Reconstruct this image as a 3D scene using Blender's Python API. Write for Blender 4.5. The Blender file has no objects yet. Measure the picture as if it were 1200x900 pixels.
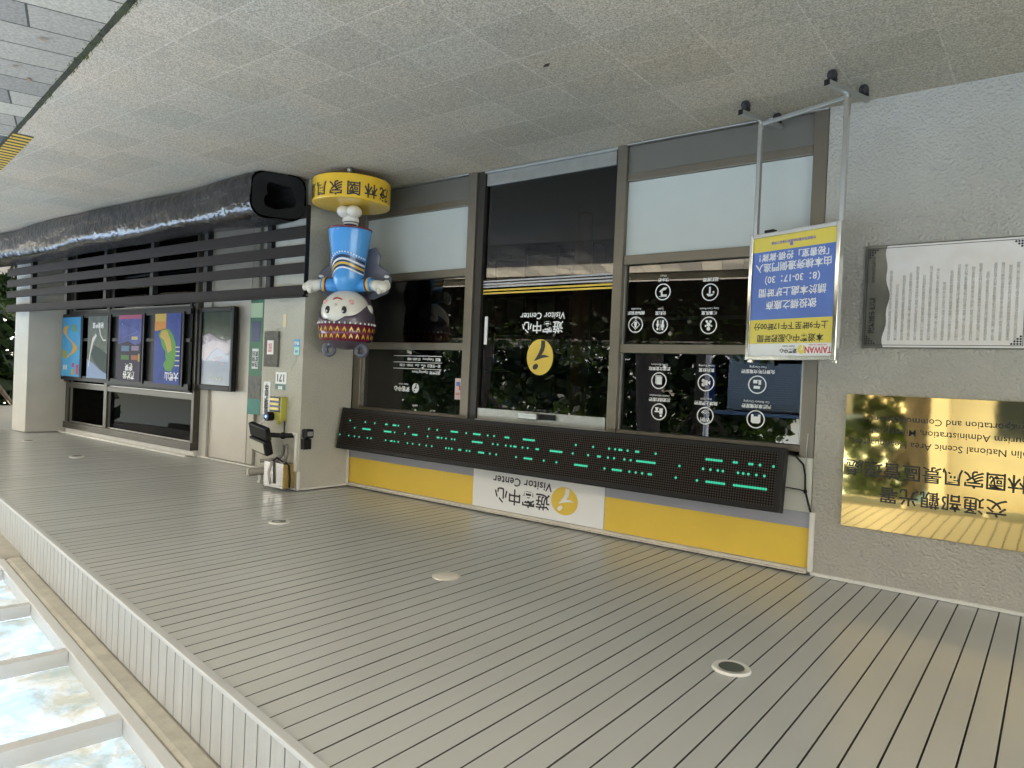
import bpy, math, random
from mathutils import Vector, Matrix
R = math.radians
random.seed(7)
sc = bpy.context.scene
col = sc.collection

# ------------------------------------------------------------------ camera
YAW, PITCH, ROLL, FPX, H = R(37.4737), R(0.5726), R(2.4688), 835.63, 1.6875
CH = 2.79765                                   # ceiling height
f = Vector((math.sin(YAW)*math.cos(PITCH), math.cos(YAW)*math.cos(PITCH), math.sin(PITCH)))
r0 = Vector((math.cos(YAW), -math.sin(YAW), 0)); u0 = r0.cross(f)
r = math.cos(ROLL)*r0 + math.sin(ROLL)*u0; u = -math.sin(ROLL)*r0 + math.cos(ROLL)*u0
cd = bpy.data.cameras.new('camera'); cam = bpy.data.objects.new('camera', cd); col.objects.link(cam)
m = Matrix((-r, -u, -f)).transposed().to_4x4()  # the photograph was taken with the phone upside down
m.translation = Vector((0, 0, H)); cam.matrix_world = m
cd.sensor_width = 36; cd.sensor_fit = 'HORIZONTAL'; cd.lens = FPX/1200*36
cd.clip_start = 0.05; cd.clip_end = 2000
sc.camera = cam

# ------------------------------------------------------------------ light
SUN_EL, SUN_ROT = R(73), R(180)                # rotation measured from +Y
w = bpy.data.worlds.new('World'); sc.world = w; w.use_nodes = True
nt = w.node_tree; bg = nt.nodes['Background']
sky = nt.nodes.new('ShaderNodeTexSky'); sky.sky_type = 'NISHITA'; sky.sun_disc = False
sky.sun_elevation = SUN_EL; sky.sun_rotation = SUN_ROT; sky.air_density = 1.0; sky.dust_density = 2.5; sky.ozone_density = 1.0
nt.links.new(sky.outputs[0], bg.inputs[0]); bg.inputs[1].default_value = 0.15
sd = bpy.data.lights.new('sun', 'SUN'); sd.energy = 3.0; sd.angle = R(0.5); sd.color = (1.0, 0.95, 0.87)
sun = bpy.data.objects.new('sun', sd); col.objects.link(sun)
sdir = Vector((math.sin(SUN_ROT)*math.cos(SUN_EL), math.cos(SUN_ROT)*math.cos(SUN_EL), math.sin(SUN_EL)))
sun.rotation_euler = sdir.to_track_quat('Z', 'Y').to_euler(); sun.location = (0, 0, 30)
vs = sc.view_settings; vs.view_transform = 'Standard'; vs.look = 'None'; vs.exposure = 3.6; vs.gamma = 1; vs.use_curve_mapping = False
try:
    vs.use_white_balance = True; vs.white_balance_temperature = 6850; vs.white_balance_tint = 10
except Exception: pass
sc.cycles.max_bounces = 8; sc.cycles.transparent_max_bounces = 12; sc.cycles.use_denoising = True

# ------------------------------------------------------------------ helpers
class MB:
    def __init__(s): s.v = []; s.f = []
    def add(s, vs_, fs_):
        n = len(s.v); s.v += [tuple(p) for p in vs_]; s.f += [tuple(n+i for i in q) for q in fs_]; return s
    def box(s, x0, x1, y0, y1, z0, z1):
        return s.add([(x0,y0,z0),(x1,y0,z0),(x1,y1,z0),(x0,y1,z0),(x0,y0,z1),(x1,y0,z1),(x1,y1,z1),(x0,y1,z1)],
            [(0,3,2,1),(4,5,6,7),(0,1,5,4),(1,2,6,5),(2,3,7,6),(3,0,4,7)])
    def obox(s, o, ax, ay, az, a, b, c):       # oriented box: origin corner ranges along axes
        o, ax, ay, az = map(Vector, (o, ax, ay, az)); P = []
        for k in c:
            for (i, j) in ((a[0],b[0]),(a[1],b[0]),(a[1],b[1]),(a[0],b[1])): P.append(o+ax*i+ay*j+az*k)
        return s.add(P, [(0,3,2,1),(4,5,6,7),(0,1,5,4),(1,2,6,5),(2,3,7,6),(3,0,4,7)])
    def prism(s, pts, y0, y1):                 # polygon in X,Z extruded along Y
        n = len(pts); v = [(a, y0, b) for a, b in pts]+[(a, y1, b) for a, b in pts]
        return s.add(v, [tuple(range(n)), tuple(range(2*n-1, n-1, -1))]+[(i, i+n, (i+1) % n+n, (i+1) % n) for i in range(n)])
    def zprism(s, pts, z0, z1):
        n = len(pts); v = [(a, b, z0) for a, b in pts]+[(a, b, z1) for a, b in pts]
        return s.add(v, [tuple(range(n-1, -1, -1)), tuple(range(n, 2*n))]+[(i, (i+1) % n, (i+1) % n+n, i+n) for i in range(n)])
    def lathe(s, prof, c=(0,0,0), n=32, sx=1, sy=1):   # prof [(r,z)]
        v = []; fs = []
        for (rr, z) in prof:
            for k in range(n):
                a = 2*math.pi*k/n; v.append((c[0]+rr*sx*math.cos(a), c[1]+rr*sy*math.sin(a), c[2]+z))
        for i in range(len(prof)-1):
            for k in range(n): fs.append((i*n+k, i*n+(k+1) % n, (i+1)*n+(k+1) % n, (i+1)*n+k))
        fs.append(tuple(range(n-1, -1, -1))); fs.append(tuple((len(prof)-1)*n+k for k in range(n)))
        return s.add(v, fs)
    def tube(s, path, rad, n=8):
        path = [Vector(p) for p in path]; rs = rad if isinstance(rad, (list, tuple)) else [rad]*len(path); v = []; fs = []
        prev = None
        for i, p in enumerate(path):
            t = (path[min(i+1, len(path)-1)]-path[max(i-1, 0)]).normalized()
            ref = prev if prev is not None else (Vector((0,0,1)) if abs(t.z) < .9 else Vector((1,0,0)))
            a = (ref-t*ref.dot(t)).normalized(); prev = a; b = t.cross(a)
            for k in range(n):
                q = 2*math.pi*k/n; v.append(p+(a*math.cos(q)+b*math.sin(q))*rs[i])
        for i in range(len(path)-1):
            for k in range(n): fs.append((i*n+k, i*n+(k+1) % n, (i+1)*n+(k+1) % n, (i+1)*n+k))
        fs.append(tuple(range(n-1, -1, -1))); fs.append(tuple((len(path)-1)*n+k for k in range(n)))
        return s.add(v, fs)
    def ball(s, c, rx, ry, rz, n=24, m_=14):
        prof = [(max(1e-4, math.sin(math.pi*i/m_)), -math.cos(math.pi*i/m_)*rz) for i in range(m_+1)]
        return s.lathe(prof, c, n, rx, ry)
    def ring(s, cx, cz, r1, r2, y0, y1, n=32, e=1):     # annulus facing -Y
        v = []
        for y in (y0, y1):
            for rr in (r1, r2):
                for k in range(n): v.append((cx+rr*math.cos(2*math.pi*k/n), y, cz+rr*e*math.sin(2*math.pi*k/n)))
        fs = []
        for k in range(n):
            q = (k+1) % n
            fs += [(k, n+k, n+q, q), (2*n+k, 2*n+q, 3*n+q, 3*n+k), (n+k, 3*n+k, 3*n+q, n+q), (k, q, 2*n+q, 2*n+k)]
        return s.add(v, fs)
    def disc(s, cx, cz, rx, y0, y1, rz=None, n=32, rot=0):
        rz = rz or rx; P = []
        for k in range(n):
            a = 2*math.pi*k/n; x, z = rx*math.cos(a), rz*math.sin(a)
            P.append((cx+x*math.cos(rot)-z*math.sin(rot), cz+x*math.sin(rot)+z*math.cos(rot)))
        return s.prism(P, y0, y1)
    def xf(s, fn): s.v = [tuple(fn(Vector(p))) for p in s.v]; return s
    def mesh(s, name, smooth=False):
        me = bpy.data.meshes.new(name); me.from_pydata(s.v, [], s.f)
        if smooth:
            me.polygons.foreach_set('use_smooth', [True]*len(me.polygons))
            me.update()
        me.validate(); return me

def tag(o, label=None, cat=None, group=None, kind=None):
    if label: o['label'] = label
    if cat: o['category'] = cat
    if group: o['group'] = group
    if kind: o['kind'] = kind
    return o
def thing(name, label, cat, loc=(0,0,0), rotz=0, group=None):
    o = bpy.data.objects.new(name, None); col.objects.link(o); o.location = loc; o.rotation_euler = (0,0,rotz)
    o.empty_display_size = .1
    return tag(o, label, cat, group)
def root_of(o):
    while o.parent: o = o.parent
    return o
def part(name, mb, mt, parent, world=True, smooth=False, bev=0, label=None, kind=None):
    if world:
        L = Vector(root_of(parent).location); mb.v = [tuple(Vector(p)-L) for p in mb.v]
    o = bpy.data.objects.new(name, mb.mesh(name, smooth)); col.objects.link(o); o.parent = parent
    o.data.materials.append(mt)
    if bev:
        b = o.modifiers.new('bevel', 'BEVEL'); b.width = bev; b.segments = 2; b.limit_method = 'ANGLE'
    if label: o['label'] = label
    if kind: o['kind'] = kind
    return o
def solo(name, mb, mt, label=None, cat=None, group=None, kind=None, smooth=False, bev=0):
    o = bpy.data.objects.new(name, mb.mesh(name, smooth)); col.objects.link(o); o.data.materials.append(mt)
    if bev:
        b = o.modifiers.new('bevel', 'BEVEL'); b.width = bev; b.segments = 2; b.limit_method = 'ANGLE'
    return tag(o, label, cat, group, kind)
def dup(root, loc, rotz=0, label=None, scale=None):
    def cp(o, par):
        c = o.copy(); col.objects.link(c)
        if par: c.parent = par
        for ch in [q for q in col.objects if q.parent == o]: cp(ch, c)
        return c
    c = cp(root, None); c.location = loc; c.rotation_euler = (0,0,rotz)
    if scale: c.scale = scale
    if label: c['label'] = label
    return c

# text as mesh facing -Y, baseline box: centre/left/right aligned at x, vertical centre at z
def text_mb(body, size, align='CENTER', bold=0.0, depth=.0008, sx=1.0, shear=0, spacing=1.0, line=1.0):
    cu = bpy.data.curves.new('lettering', 'FONT'); cu.body = body; cu.size = size; cu.align_x = align; cu.align_y = 'CENTER'
    cu.offset = bold; cu.extrude = depth/2; cu.resolution_u = 2; cu.shear = shear; cu.space_character = spacing; cu.space_line = line
    ob = bpy.data.objects.new('lettering', cu); col.objects.link(ob)
    dg = bpy.context.evaluated_depsgraph_get()
    me = bpy.data.meshes.new_from_object(ob.evaluated_get(dg))
    mb = MB(); mb.add([(v.co.x*sx, -v.co.z, v.co.y) for v in me.vertices], [tuple(p.vertices) for p in me.polygons])
    bpy.data.objects.remove(ob); bpy.data.curves.remove(cu); bpy.data.meshes.remove(me)
    return mb
def text(name, body, size, x, y, z, mt, parent, world=True, label=None, **k):
    mb = text_mb(body, size, **k); mb.xf(lambda p: p+Vector((x, y, z)))
    return part(name, mb, mt, parent, world, label=label)

# ------------------------------------------------------------------ materials
def lin(h):
    return tuple((c/12.92 if c <= .04045 else ((c+.055)/1.055)**2.4) for c in (int(h[i:i+2], 16)/255 for i in (0, 2, 4)))+(1,)
def mat(name, c, rough=.5, metal=0.0, var=0.0, vscale=4.0, c2=None, bump=0.0, bscale=60.0, rvar=0.0, coat=0.0, spec=.5, stretch=(1,1,1), detail=4, bdist=.01):
    mt = bpy.data.materials.new(name); mt.use_nodes = True; N = mt.node_tree.nodes; Lk = mt.node_tree.links
    b = N['Principled BSDF']; c = tuple(c)+(1,) if len(c) == 3 else c
    b.inputs['Base Color'].default_value = c; b.inputs['Roughness'].default_value = rough; b.inputs['Metallic'].default_value = metal
    b.inputs['Coat Weight'].default_value = coat; b.inputs['Specular IOR Level'].default_value = spec
    if var or c2 or bump or rvar:
        g = N.new('ShaderNodeNewGeometry'); mp = N.new('ShaderNodeMapping'); mp.inputs['Scale'].default_value = stretch
        Lk.new(g.outputs['Position'], mp.inputs['Vector'])
    if var or c2:
        n = N.new('ShaderNodeTexNoise'); n.inputs['Scale'].default_value = vscale; n.inputs['Detail'].default_value = detail; n.inputs['Roughness'].default_value = .6
        Lk.new(mp.outputs[0], n.inputs['Vector'])
        rp = N.new('ShaderNodeValToRGB'); rp.color_ramp.elements[0].position = .3; rp.color_ramp.elements[1].position = .7
        d = c2 if c2 else tuple(x*(1-var) for x in c[:3]); d = tuple(d)+(1,) if len(d) == 3 else d
        e = c if c2 else tuple(min(1, x*(1+var)) for x in c[:3])+(1,)
        rp.color_ramp.elements[0].color = d; rp.color_ramp.elements[1].color = e
        Lk.new(n.outputs['Fac'], rp.inputs['Fac']); Lk.new(rp.outputs[0], b.inputs['Base Color'])
    if rvar:
        n2 = N.new('ShaderNodeTexNoise'); n2.inputs['Scale'].default_value = 3; n2.inputs['Detail'].default_value = 5
        Lk.new(mp.outputs[0], n2.inputs['Vector']); mr = N.new('ShaderNodeMapRange')
        mr.inputs[3].default_value = max(0, rough-rvar); mr.inputs[4].default_value = min(1, rough+rvar)
        Lk.new(n2.outputs['Fac'], mr.inputs[0]); Lk.new(mr.outputs[0], b.inputs['Roughness'])
    if bump:
        n3 = N.new('ShaderNodeTexNoise'); n3.inputs['Scale'].default_value = bscale; n3.inputs['Detail'].default_value = 3
        Lk.new(mp.outputs[0], n3.inputs['Vector'])
        bp = N.new('ShaderNodeBump'); bp.inputs['Strength'].default_value = bump; bp.inputs['Distance'].default_value = bdist
        Lk.new(n3.outputs['Fac'], bp.inputs['Height']); Lk.new(bp.outputs[0], b.inputs['Normal'])
    return mt
def nodes(mt): return mt.node_tree.nodes, mt.node_tree.links, mt.node_tree.nodes['Principled BSDF']

stucco = mat('stucco', (.47,.455,.40), .85, var=.07, vscale=2.5, bump=1.0, bscale=60, bdist=.022)
stucco_light = mat('stucco_light', (.52,.51,.46), .85, var=.06, vscale=3, bump=.5, bscale=90, bdist=.008)
white_plaster = mat('white_plaster', (.52,.51,.46), .7, var=.05, vscale=3, bump=.15, bscale=60)
bronze = mat('bronze_aluminium', (.20,.175,.135), .35, .6, var=.06, vscale=9)
bronze_dark = mat('dark_bronze', (.045,.042,.036), .35, .5, var=.1)
steel = mat('brushed_steel', (.55,.55,.52), .28, .9, var=.08, vscale=30, stretch=(.1,.1,3))
steel_sat = mat('satin_steel', (.42,.42,.39), .38, .8, var=.08, vscale=14)
chrome = mat('chrome', (.72,.72,.70), .12, 1)
frost = mat('frosted_film', (.50,.535,.505), .35, 0, var=.03, vscale=3)
header = mat('header_panel', (.62,.64,.58), .5, var=.04)
greyband = mat('grey_vinyl', (.36,.37,.42), .5, var=.03)
yellow = mat('yellow_vinyl', (.76,.53,.07), .45, var=.03)
white = mat('white_vinyl', (.80,.81,.80), .45)
whitep = mat('white_paint', (.72,.71,.66), .5, var=.05, vscale=8)
ink = mat('black_ink', (.02,.02,.02), .5)
greyink = mat('grey_ink', (.36,.34,.29), .7)
black_pl = mat('black_plastic', (.011,.011,.012), .45, var=.1, spec=.25)
rubber = mat('rubber', (.02,.02,.022), .65)
trim = mat('ceiling_trim', (.62,.58,.50), .6, var=.08, vscale=7)
conc = mat('concrete_beam', (.43,.41,.35), .8, c2=(.33,.315,.27), vscale=9, bump=.3, bscale=40)
alu = mat('white_aluminium', (.50,.51,.51), .4, var=.03)
slatm = mat('ceiling_slat_paint', (.49,.50,.48), .28, var=.045, vscale=1.4, bump=.03, bscale=1.6, bdist=.02)
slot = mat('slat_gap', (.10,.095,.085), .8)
fasciam = mat('fascia_panel_paint', (.42,.43,.425), .45, c2=(.36,.36,.345), vscale=14, stretch=(1,1,.12))
woodf = mat('dark_brown_slat', (.020,.015,.013), .6, spec=.18, var=.2, vscale=20, stretch=(.2,1,4))
lacq = mat('black_lacquered_log', (.016,.013,.011), .20, var=.5, vscale=5, bump=.75, bscale=11, rvar=.07, spec=.45, bdist=.026)
logend = mat('black_end_grain', (.008,.008,.008), .6, spec=.15, bump=.5, bscale=20)
brass = mat('polished_brass', (.83,.64,.27), .035, 1, bump=.022, bscale=3.2, bdist=.02)
reflection_and_tile = mat('white_reflection_and_tile', (.78,.77,.74), .35, c2=(.73,.69,.64), vscale=7)  # plaque's sky reflection painted as plain white; also colours the relief tile
acryl = mat('smoky_plaque', (.15,.15,.125), .15, var=.15, vscale=6)
blue_p = mat('blue_poster', (.075,.15,.46), .3, c2=(.10,.20,.56), vscale=5)
yel_p = mat('yellow_poster', (.74,.60,.09), .3)
red_p = mat('red_print', (.6,.03,.04), .4)
purple_p = mat('violet_print', (.22,.16,.5), .4)
soil = mat('soil', (.055,.045,.032), .95, var=.4, vscale=6, bump=.6, bscale=20)
bark = mat('bark', (.09,.07,.052), .9, var=.35, vscale=14, stretch=(1,1,.25), bump=.8, bscale=30)
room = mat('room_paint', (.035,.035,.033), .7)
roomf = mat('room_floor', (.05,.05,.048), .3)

def granite_mat():
    mt = mat('granite_tiles', (.4,.4,.36), .42); N, Lk, b = nodes(mt)
    g = N.new('ShaderNodeNewGeometry'); mp = N.new('ShaderNodeMapping'); mp.inputs['Location'].default_value = (-.51+.465*40, -3.75+.378*40, 0)
    Lk.new(g.outputs['Position'], mp.inputs['Vector'])
    br = N.new('ShaderNodeTexBrick'); br.offset = 0; br.squash = 1
    for k, v in (('Scale', 1), ('Mortar Size', .005), ('Mortar Smooth', .3), ('Bias', 0), ('Brick Width', .465), ('Row Height', .378)): br.inputs[k].default_value = v
    br.inputs['Color1'].default_value = (.39,.362,.285,1); br.inputs['Color2'].default_value = (.455,.42,.335,1); br.inputs['Mortar'].default_value = (.51,.48,.40,1)
    Lk.new(mp.outputs[0], br.inputs['Vector'])
    vo = N.new('ShaderNodeTexVoronoi'); vo.inputs['Scale'].default_value = 165; Lk.new(g.outputs['Position'], vo.inputs['Vector'])
    n = N.new('ShaderNodeSeparateXYZ'); Lk.new(vo.outputs['Color'], n.inputs[0])
    rp = N.new('ShaderNodeValToRGB'); rp.color_ramp.elements[0].position = .0; rp.color_ramp.elements[1].position = 1
    rp.color_ramp.elements[0].color = (.62,.61,.60,1); rp.color_ramp.elements[1].color = (1.32,1.31,1.28,1); Lk.new(n.outputs['X'], rp.inputs[0])
    mx = N.new('ShaderNodeMixRGB'); mx.blend_type = 'MULTIPLY'; mx.inputs[0].default_value = 1
    Lk.new(br.outputs['Color'], mx.inputs[1]); Lk.new(rp.outputs[0], mx.inputs[2])
    n2 = N.new('ShaderNodeTexNoise'); n2.inputs['Scale'].default_value = .9; n2.inputs['Detail'].default_value = 4; Lk.new(g.outputs['Position'], n2.inputs['Vector'])
    rp2 = N.new('ShaderNodeValToRGB'); rp2.color_ramp.elements[0].position = .35; rp2.color_ramp.elements[1].position = .68
    rp2.color_ramp.elements[0].color = (.93,.95,.96,1); rp2.color_ramp.elements[1].color = (1.08,1.0,.95,1); Lk.new(n2.outputs['Fac'], rp2.inputs[0])
    mx2 = N.new('ShaderNodeMixRGB'); mx2.blend_type = 'MULTIPLY'; mx2.inputs[0].default_value = 1
    Lk.new(mx.outputs[0], mx2.inputs[1]); Lk.new(rp2.outputs[0], mx2.inputs[2]); Lk.new(mx2.outputs[0], b.inputs['Base Color'])
    mr = N.new('ShaderNodeMapRange'); mr.inputs[3].default_value = .5; mr.inputs[4].default_value = .75
    Lk.new(n2.outputs['Fac'], mr.inputs[0]); Lk.new(mr.outputs[0], b.inputs['Roughness'])
    bp = N.new('ShaderNodeBump'); bp.inputs['Strength'].default_value = .15; bp.inputs['Distance'].default_value = .002
    Lk.new(n.outputs['X'], bp.inputs['Height']); Lk.new(bp.outputs[0], b.inputs['Normal'])
    return mt
def paver_mat():
    mt = mat('concrete_pavers', (.4,.4,.4), .85); N, Lk, b = nodes(mt)
    g = N.new('ShaderNodeNewGeometry'); mp = N.new('ShaderNodeMapping'); mp.inputs['Rotation'].default_value = (0, 0, R(-111)); mp.inputs['Location'].default_value = (30, 30.13, 0)
    Lk.new(g.outputs['Position'], mp.inputs['Vector'])
    br = N.new('ShaderNodeTexBrick'); br.offset = .37; br.offset_frequency = 2; br.squash = 1.4; br.squash_frequency = 3
    for k, v in (('Scale', 1), ('Mortar Size', .006), ('Mortar Smooth', .1), ('Bias', 0), ('Brick Width', .58), ('Row Height', .285)): br.inputs[k].default_value = v
    br.inputs['Color1'].default_value = (.21,.20,.17,1); br.inputs['Color2'].default_value = (.46,.43,.335,1); br.inputs['Mortar'].default_value = (.05,.05,.04,1)
    Lk.new(mp.outputs[0], br.inputs['Vector'])
    n = N.new('ShaderNodeTexNoise'); n.inputs['Scale'].default_value = 60; n.inputs['Detail'].default_value = 5; Lk.new(g.outputs['Position'], n.inputs['Vector'])
    rp = N.new('ShaderNodeValToRGB'); rp.color_ramp.elements[0].position = .3; rp.color_ramp.elements[1].position = .7
    rp.color_ramp.elements[0].color = (.75,.75,.75,1); rp.color_ramp.elements[1].color = (1.15,1.15,1.15,1); Lk.new(n.outputs['Fac'], rp.inputs[0])
    mx = N.new('ShaderNodeMixRGB'); mx.blend_type = 'MULTIPLY'; mx.inputs[0].default_value = 1
    Lk.new(br.outputs['Color'], mx.inputs[1]); Lk.new(rp.outputs[0], mx.inputs[2]); Lk.new(mx.outputs[0], b.inputs['Base Color'])
    bp = N.new('ShaderNodeBump'); bp.inputs['Strength'].default_value = .6; bp.inputs['Distance'].default_value = .006; bp.invert = True
    Lk.new(br.outputs['Fac'], bp.inputs['Height']); Lk.new(bp.outputs[0], b.inputs['Normal'])
    return mt
def glass_mat(name, tint, ior=1.5, k=1.0):
    mt = bpy.data.materials.new(name); mt.use_nodes = True; N = mt.node_tree.nodes; Lk = mt.node_tree.links; N.clear()
    o = N.new('ShaderNodeOutputMaterial'); t = N.new('ShaderNodeBsdfTransparent'); t.inputs[0].default_value = tint+(1,)
    g = N.new('ShaderNodeBsdfGlossy'); g.inputs['Roughness'].default_value = .004; g.inputs[0].default_value = (1,1,1,1)
    fr = N.new('ShaderNodeFresnel'); fr.inputs[0].default_value = ior; mu = N.new('ShaderNodeMath'); mu.operation = 'MULTIPLY'; mu.inputs[1].default_value = k; mu.use_clamp = True
    mx = N.new('ShaderNodeMixShader'); Lk.new(fr.outputs[0], mu.inputs[0]); Lk.new(mu.outputs[0], mx.inputs[0]); Lk.new(t.outputs[0], mx.inputs[1]); Lk.new(g.outputs[0], mx.inputs[2]); Lk.new(mx.outputs[0], o.inputs[0])
    return mt
def roof_glass():
    mt = bpy.data.materials.new('weathered_dappled_glass'); mt.use_nodes = True; N = mt.node_tree.nodes; Lk = mt.node_tree.links; N.clear()
    o = N.new('ShaderNodeOutputMaterial'); tr = N.new('ShaderNodeBsdfTranslucent'); tp = N.new('ShaderNodeBsdfTransparent'); tp.inputs[0].default_value = (.07,.09,.105,1)
    g = N.new('ShaderNodeNewGeometry')
    n = N.new('ShaderNodeTexNoise'); n.inputs['Scale'].default_value = 3.2; n.inputs['Detail'].default_value = 9; n.inputs['Roughness'].default_value = .68; n.inputs['Distortion'].default_value = .8
    Lk.new(g.outputs['Position'], n.inputs['Vector'])
    rp = N.new('ShaderNodeValToRGB'); e = rp.color_ramp.elements
    e[0].position = .36; e[0].color = (.041,.041,.032,1); e[1].position = .56; e[1].color = (.058,.070,.074,1)
    q = e.new(.45); q.color = (.050,.052,.046,1); Lk.new(n.outputs['Fac'], rp.inputs[0]); 
    n3 = N.new('ShaderNodeTexNoise'); n3.inputs['Scale'].default_value = 4.4; n3.inputs['Detail'].default_value = 8; n3.inputs['Roughness'].default_value = .7; n3.inputs['Distortion'].default_value = 1.2
    m3 = N.new('ShaderNodeMapping'); m3.inputs['Location'].default_value = (7.3,2.1,0); Lk.new(g.outputs['Position'], m3.inputs[0]); Lk.new(m3.outputs[0], n3.inputs['Vector'])
    r3 = N.new('ShaderNodeValToRGB'); r3.color_ramp.elements[0].position = .40; r3.color_ramp.elements[1].position = .55; r3.color_ramp.elements[0].color = (.74,.87,.97,1); r3.color_ramp.elements[1].color = (1,1,1,1); Lk.new(n3.outputs['Fac'], r3.inputs[0])  # bluish dapple of light through leaves, put into the glass colour
    x3 = N.new('ShaderNodeMixRGB'); x3.blend_type = 'MULTIPLY'; x3.inputs[0].default_value = 1; Lk.new(rp.outputs[0], x3.inputs[1]); Lk.new(r3.outputs[0], x3.inputs[2]); Lk.new(x3.outputs[0], tr.inputs[0])
    n2 = N.new('ShaderNodeTexNoise'); n2.inputs['Scale'].default_value = 5; n2.inputs['Detail'].default_value = 8; n2.inputs['Distortion'].default_value = 1.5; Lk.new(g.outputs['Position'], n2.inputs['Vector'])
    mr = N.new('ShaderNodeMapRange'); mr.inputs[1].default_value = .38; mr.inputs[2].default_value = .66; mr.inputs[3].default_value = .0; mr.inputs[4].default_value = .08; Lk.new(n2.outputs['Fac'], mr.inputs[0])
    mx = N.new('ShaderNodeMixShader'); Lk.new(mr.outputs[0], mx.inputs[0]); Lk.new(tr.outputs[0], mx.inputs[1]); Lk.new(tp.outputs[0], mx.inputs[2]); Lk.new(mx.outputs[0], o.inputs[0])
    return mt
def leaf_mat(name, c, c2):
    mt = mat(name, c, .5, c2=c2, vscale=1.3); N, Lk, b = nodes(mt)
    o = [q for q in N if q.type == 'OUTPUT_MATERIAL'][0]; t = N.new('ShaderNodeBsdfTranslucent'); t.inputs[0].default_value = (c[0]*1.3, c[1]*1.3, c[2]*.6, 1)
    mx = N.new('ShaderNodeMixShader'); mx.inputs[0].default_value = .35; Lk.new(b.outputs[0], mx.inputs[1]); Lk.new(t.outputs[0], mx.inputs[2]); Lk.new(mx.outputs[0], o.inputs[0])
    return mt
def emis(name, c, s):
    mt = bpy.data.materials.new(name); mt.use_nodes = True; b = mt.node_tree.nodes['Principled BSDF']
    b.inputs['Base Color'].default_value = (0,0,0,1); b.inputs['Emission Color'].default_value = c+(1,); b.inputs['Emission Strength'].default_value = s
    return mt
def led_mat():
    mt = mat('led_matrix_face', (.02,.016,.014), .6, spec=.12); N, Lk, b = nodes(mt)
    g = N.new('ShaderNodeTexCoord'); mp = N.new('ShaderNodeMapping'); mp.inputs['Scale'].default_value = (1/.016, 1, 1/.0155); Lk.new(g.outputs['Object'], mp.inputs[0])
    sp = N.new('ShaderNodeSeparateXYZ'); Lk.new(mp.outputs[0], sp.inputs[0]); outs = []
    for ax in ('X', 'Z'):
        fr = N.new('ShaderNodeMath'); fr.operation = 'FRACT'; Lk.new(sp.outputs[ax], fr.inputs[0])
        su = N.new('ShaderNodeMath'); su.operation = 'SUBTRACT'; su.inputs[1].default_value = .5; Lk.new(fr.outputs[0], su.inputs[0])
        sq = N.new('ShaderNodeMath'); sq.operation = 'MULTIPLY'; Lk.new(su.outputs[0], sq.inputs[0]); Lk.new(su.outputs[0], sq.inputs[1]); outs.append(sq)
    ad = N.new('ShaderNodeMath'); ad.operation = 'ADD'; Lk.new(outs[0].outputs[0], ad.inputs[0]); Lk.new(outs[1].outputs[0], ad.inputs[1])
    lt = N.new('ShaderNodeMath'); lt.operation = 'LESS_THAN'; lt.inputs[1].default_value = .075; Lk.new(ad.outputs[0], lt.inputs[0])
    mx = N.new('ShaderNodeMixRGB'); mx.inputs[1].default_value = (.006,.0055,.005,1); mx.inputs[2].default_value = (.075,.055,.045,1); Lk.new(lt.outputs[0], mx.inputs[0]); Lk.new(mx.outputs[0], b.inputs['Base Color'])
    return mt
def hazard_mat():
    mt = mat('hazard_stripes', (.6,.42,.04), .7); N, Lk, b = nodes(mt)
    g = N.new('ShaderNodeNewGeometry'); mp = N.new('ShaderNodeMapping'); mp.inputs['Rotation'].default_value = (0,0,R(-8.5)); Lk.new(g.outputs['Position'], mp.inputs[0])
    wv = N.new('ShaderNodeTexWave'); wv.inputs['Scale'].default_value = 3.2; wv.bands_direction = 'X'; Lk.new(mp.outputs[0], wv.inputs['Vector'])
    gt = N.new('ShaderNodeMath'); gt.operation = 'GREATER_THAN'; gt.inputs[1].default_value = .5; Lk.new(wv.outputs['Fac'], gt.inputs[0])
    mx = N.new('ShaderNodeMixRGB'); mx.inputs[1].default_value = (.03,.028,.02,1); mx.inputs[2].default_value = (.62,.42,.05,1); Lk.new(gt.outputs[0], mx.inputs[0]); Lk.new(mx.outputs[0], b.inputs['Base Color'])
    return mt
granite = granite_mat(); pavers = paver_mat()
glass = glass_mat('window_glass', (.30,.32,.31), 1.5, 1.35)
glass_d = glass_mat('tinted_glass', (.12,.13,.125), 1.5, .1)
rglass = roof_glass()
leaf_a = leaf_mat('leaves_mid_green', (.05,.085,.022), (.022,.045,.012)); leaf_b = leaf_mat('leaves_light_green', (.09,.12,.028), (.04,.065,.016)); leaf_c = leaf_mat('leaves_dark_green', (.030,.055,.018), (.014,.028,.010))
led_on = emis('green_led', (.02,.46,.27), .115)
led_hot = emis('blue_indicator', (.05,.12,1.0), 1.2)

# ------------------------------------------------------------------ canopy edge line (plan)
A = Vector((1.603, 1.267)); T = Vector((.98905, .14755)); NO = Vector((.14755, -.98905))     # along, outward
def ep(t, o): p = A+T*t+NO*o; return (p.x, p.y)
T3 = (T.x, T.y, 0); N3 = (NO.x, NO.y, 0); A3 = (A.x, A.y, 0); Z3 = (0,0,1)
def yedge(x): return A.y+(x-A.x)*T.y/T.x

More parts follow.
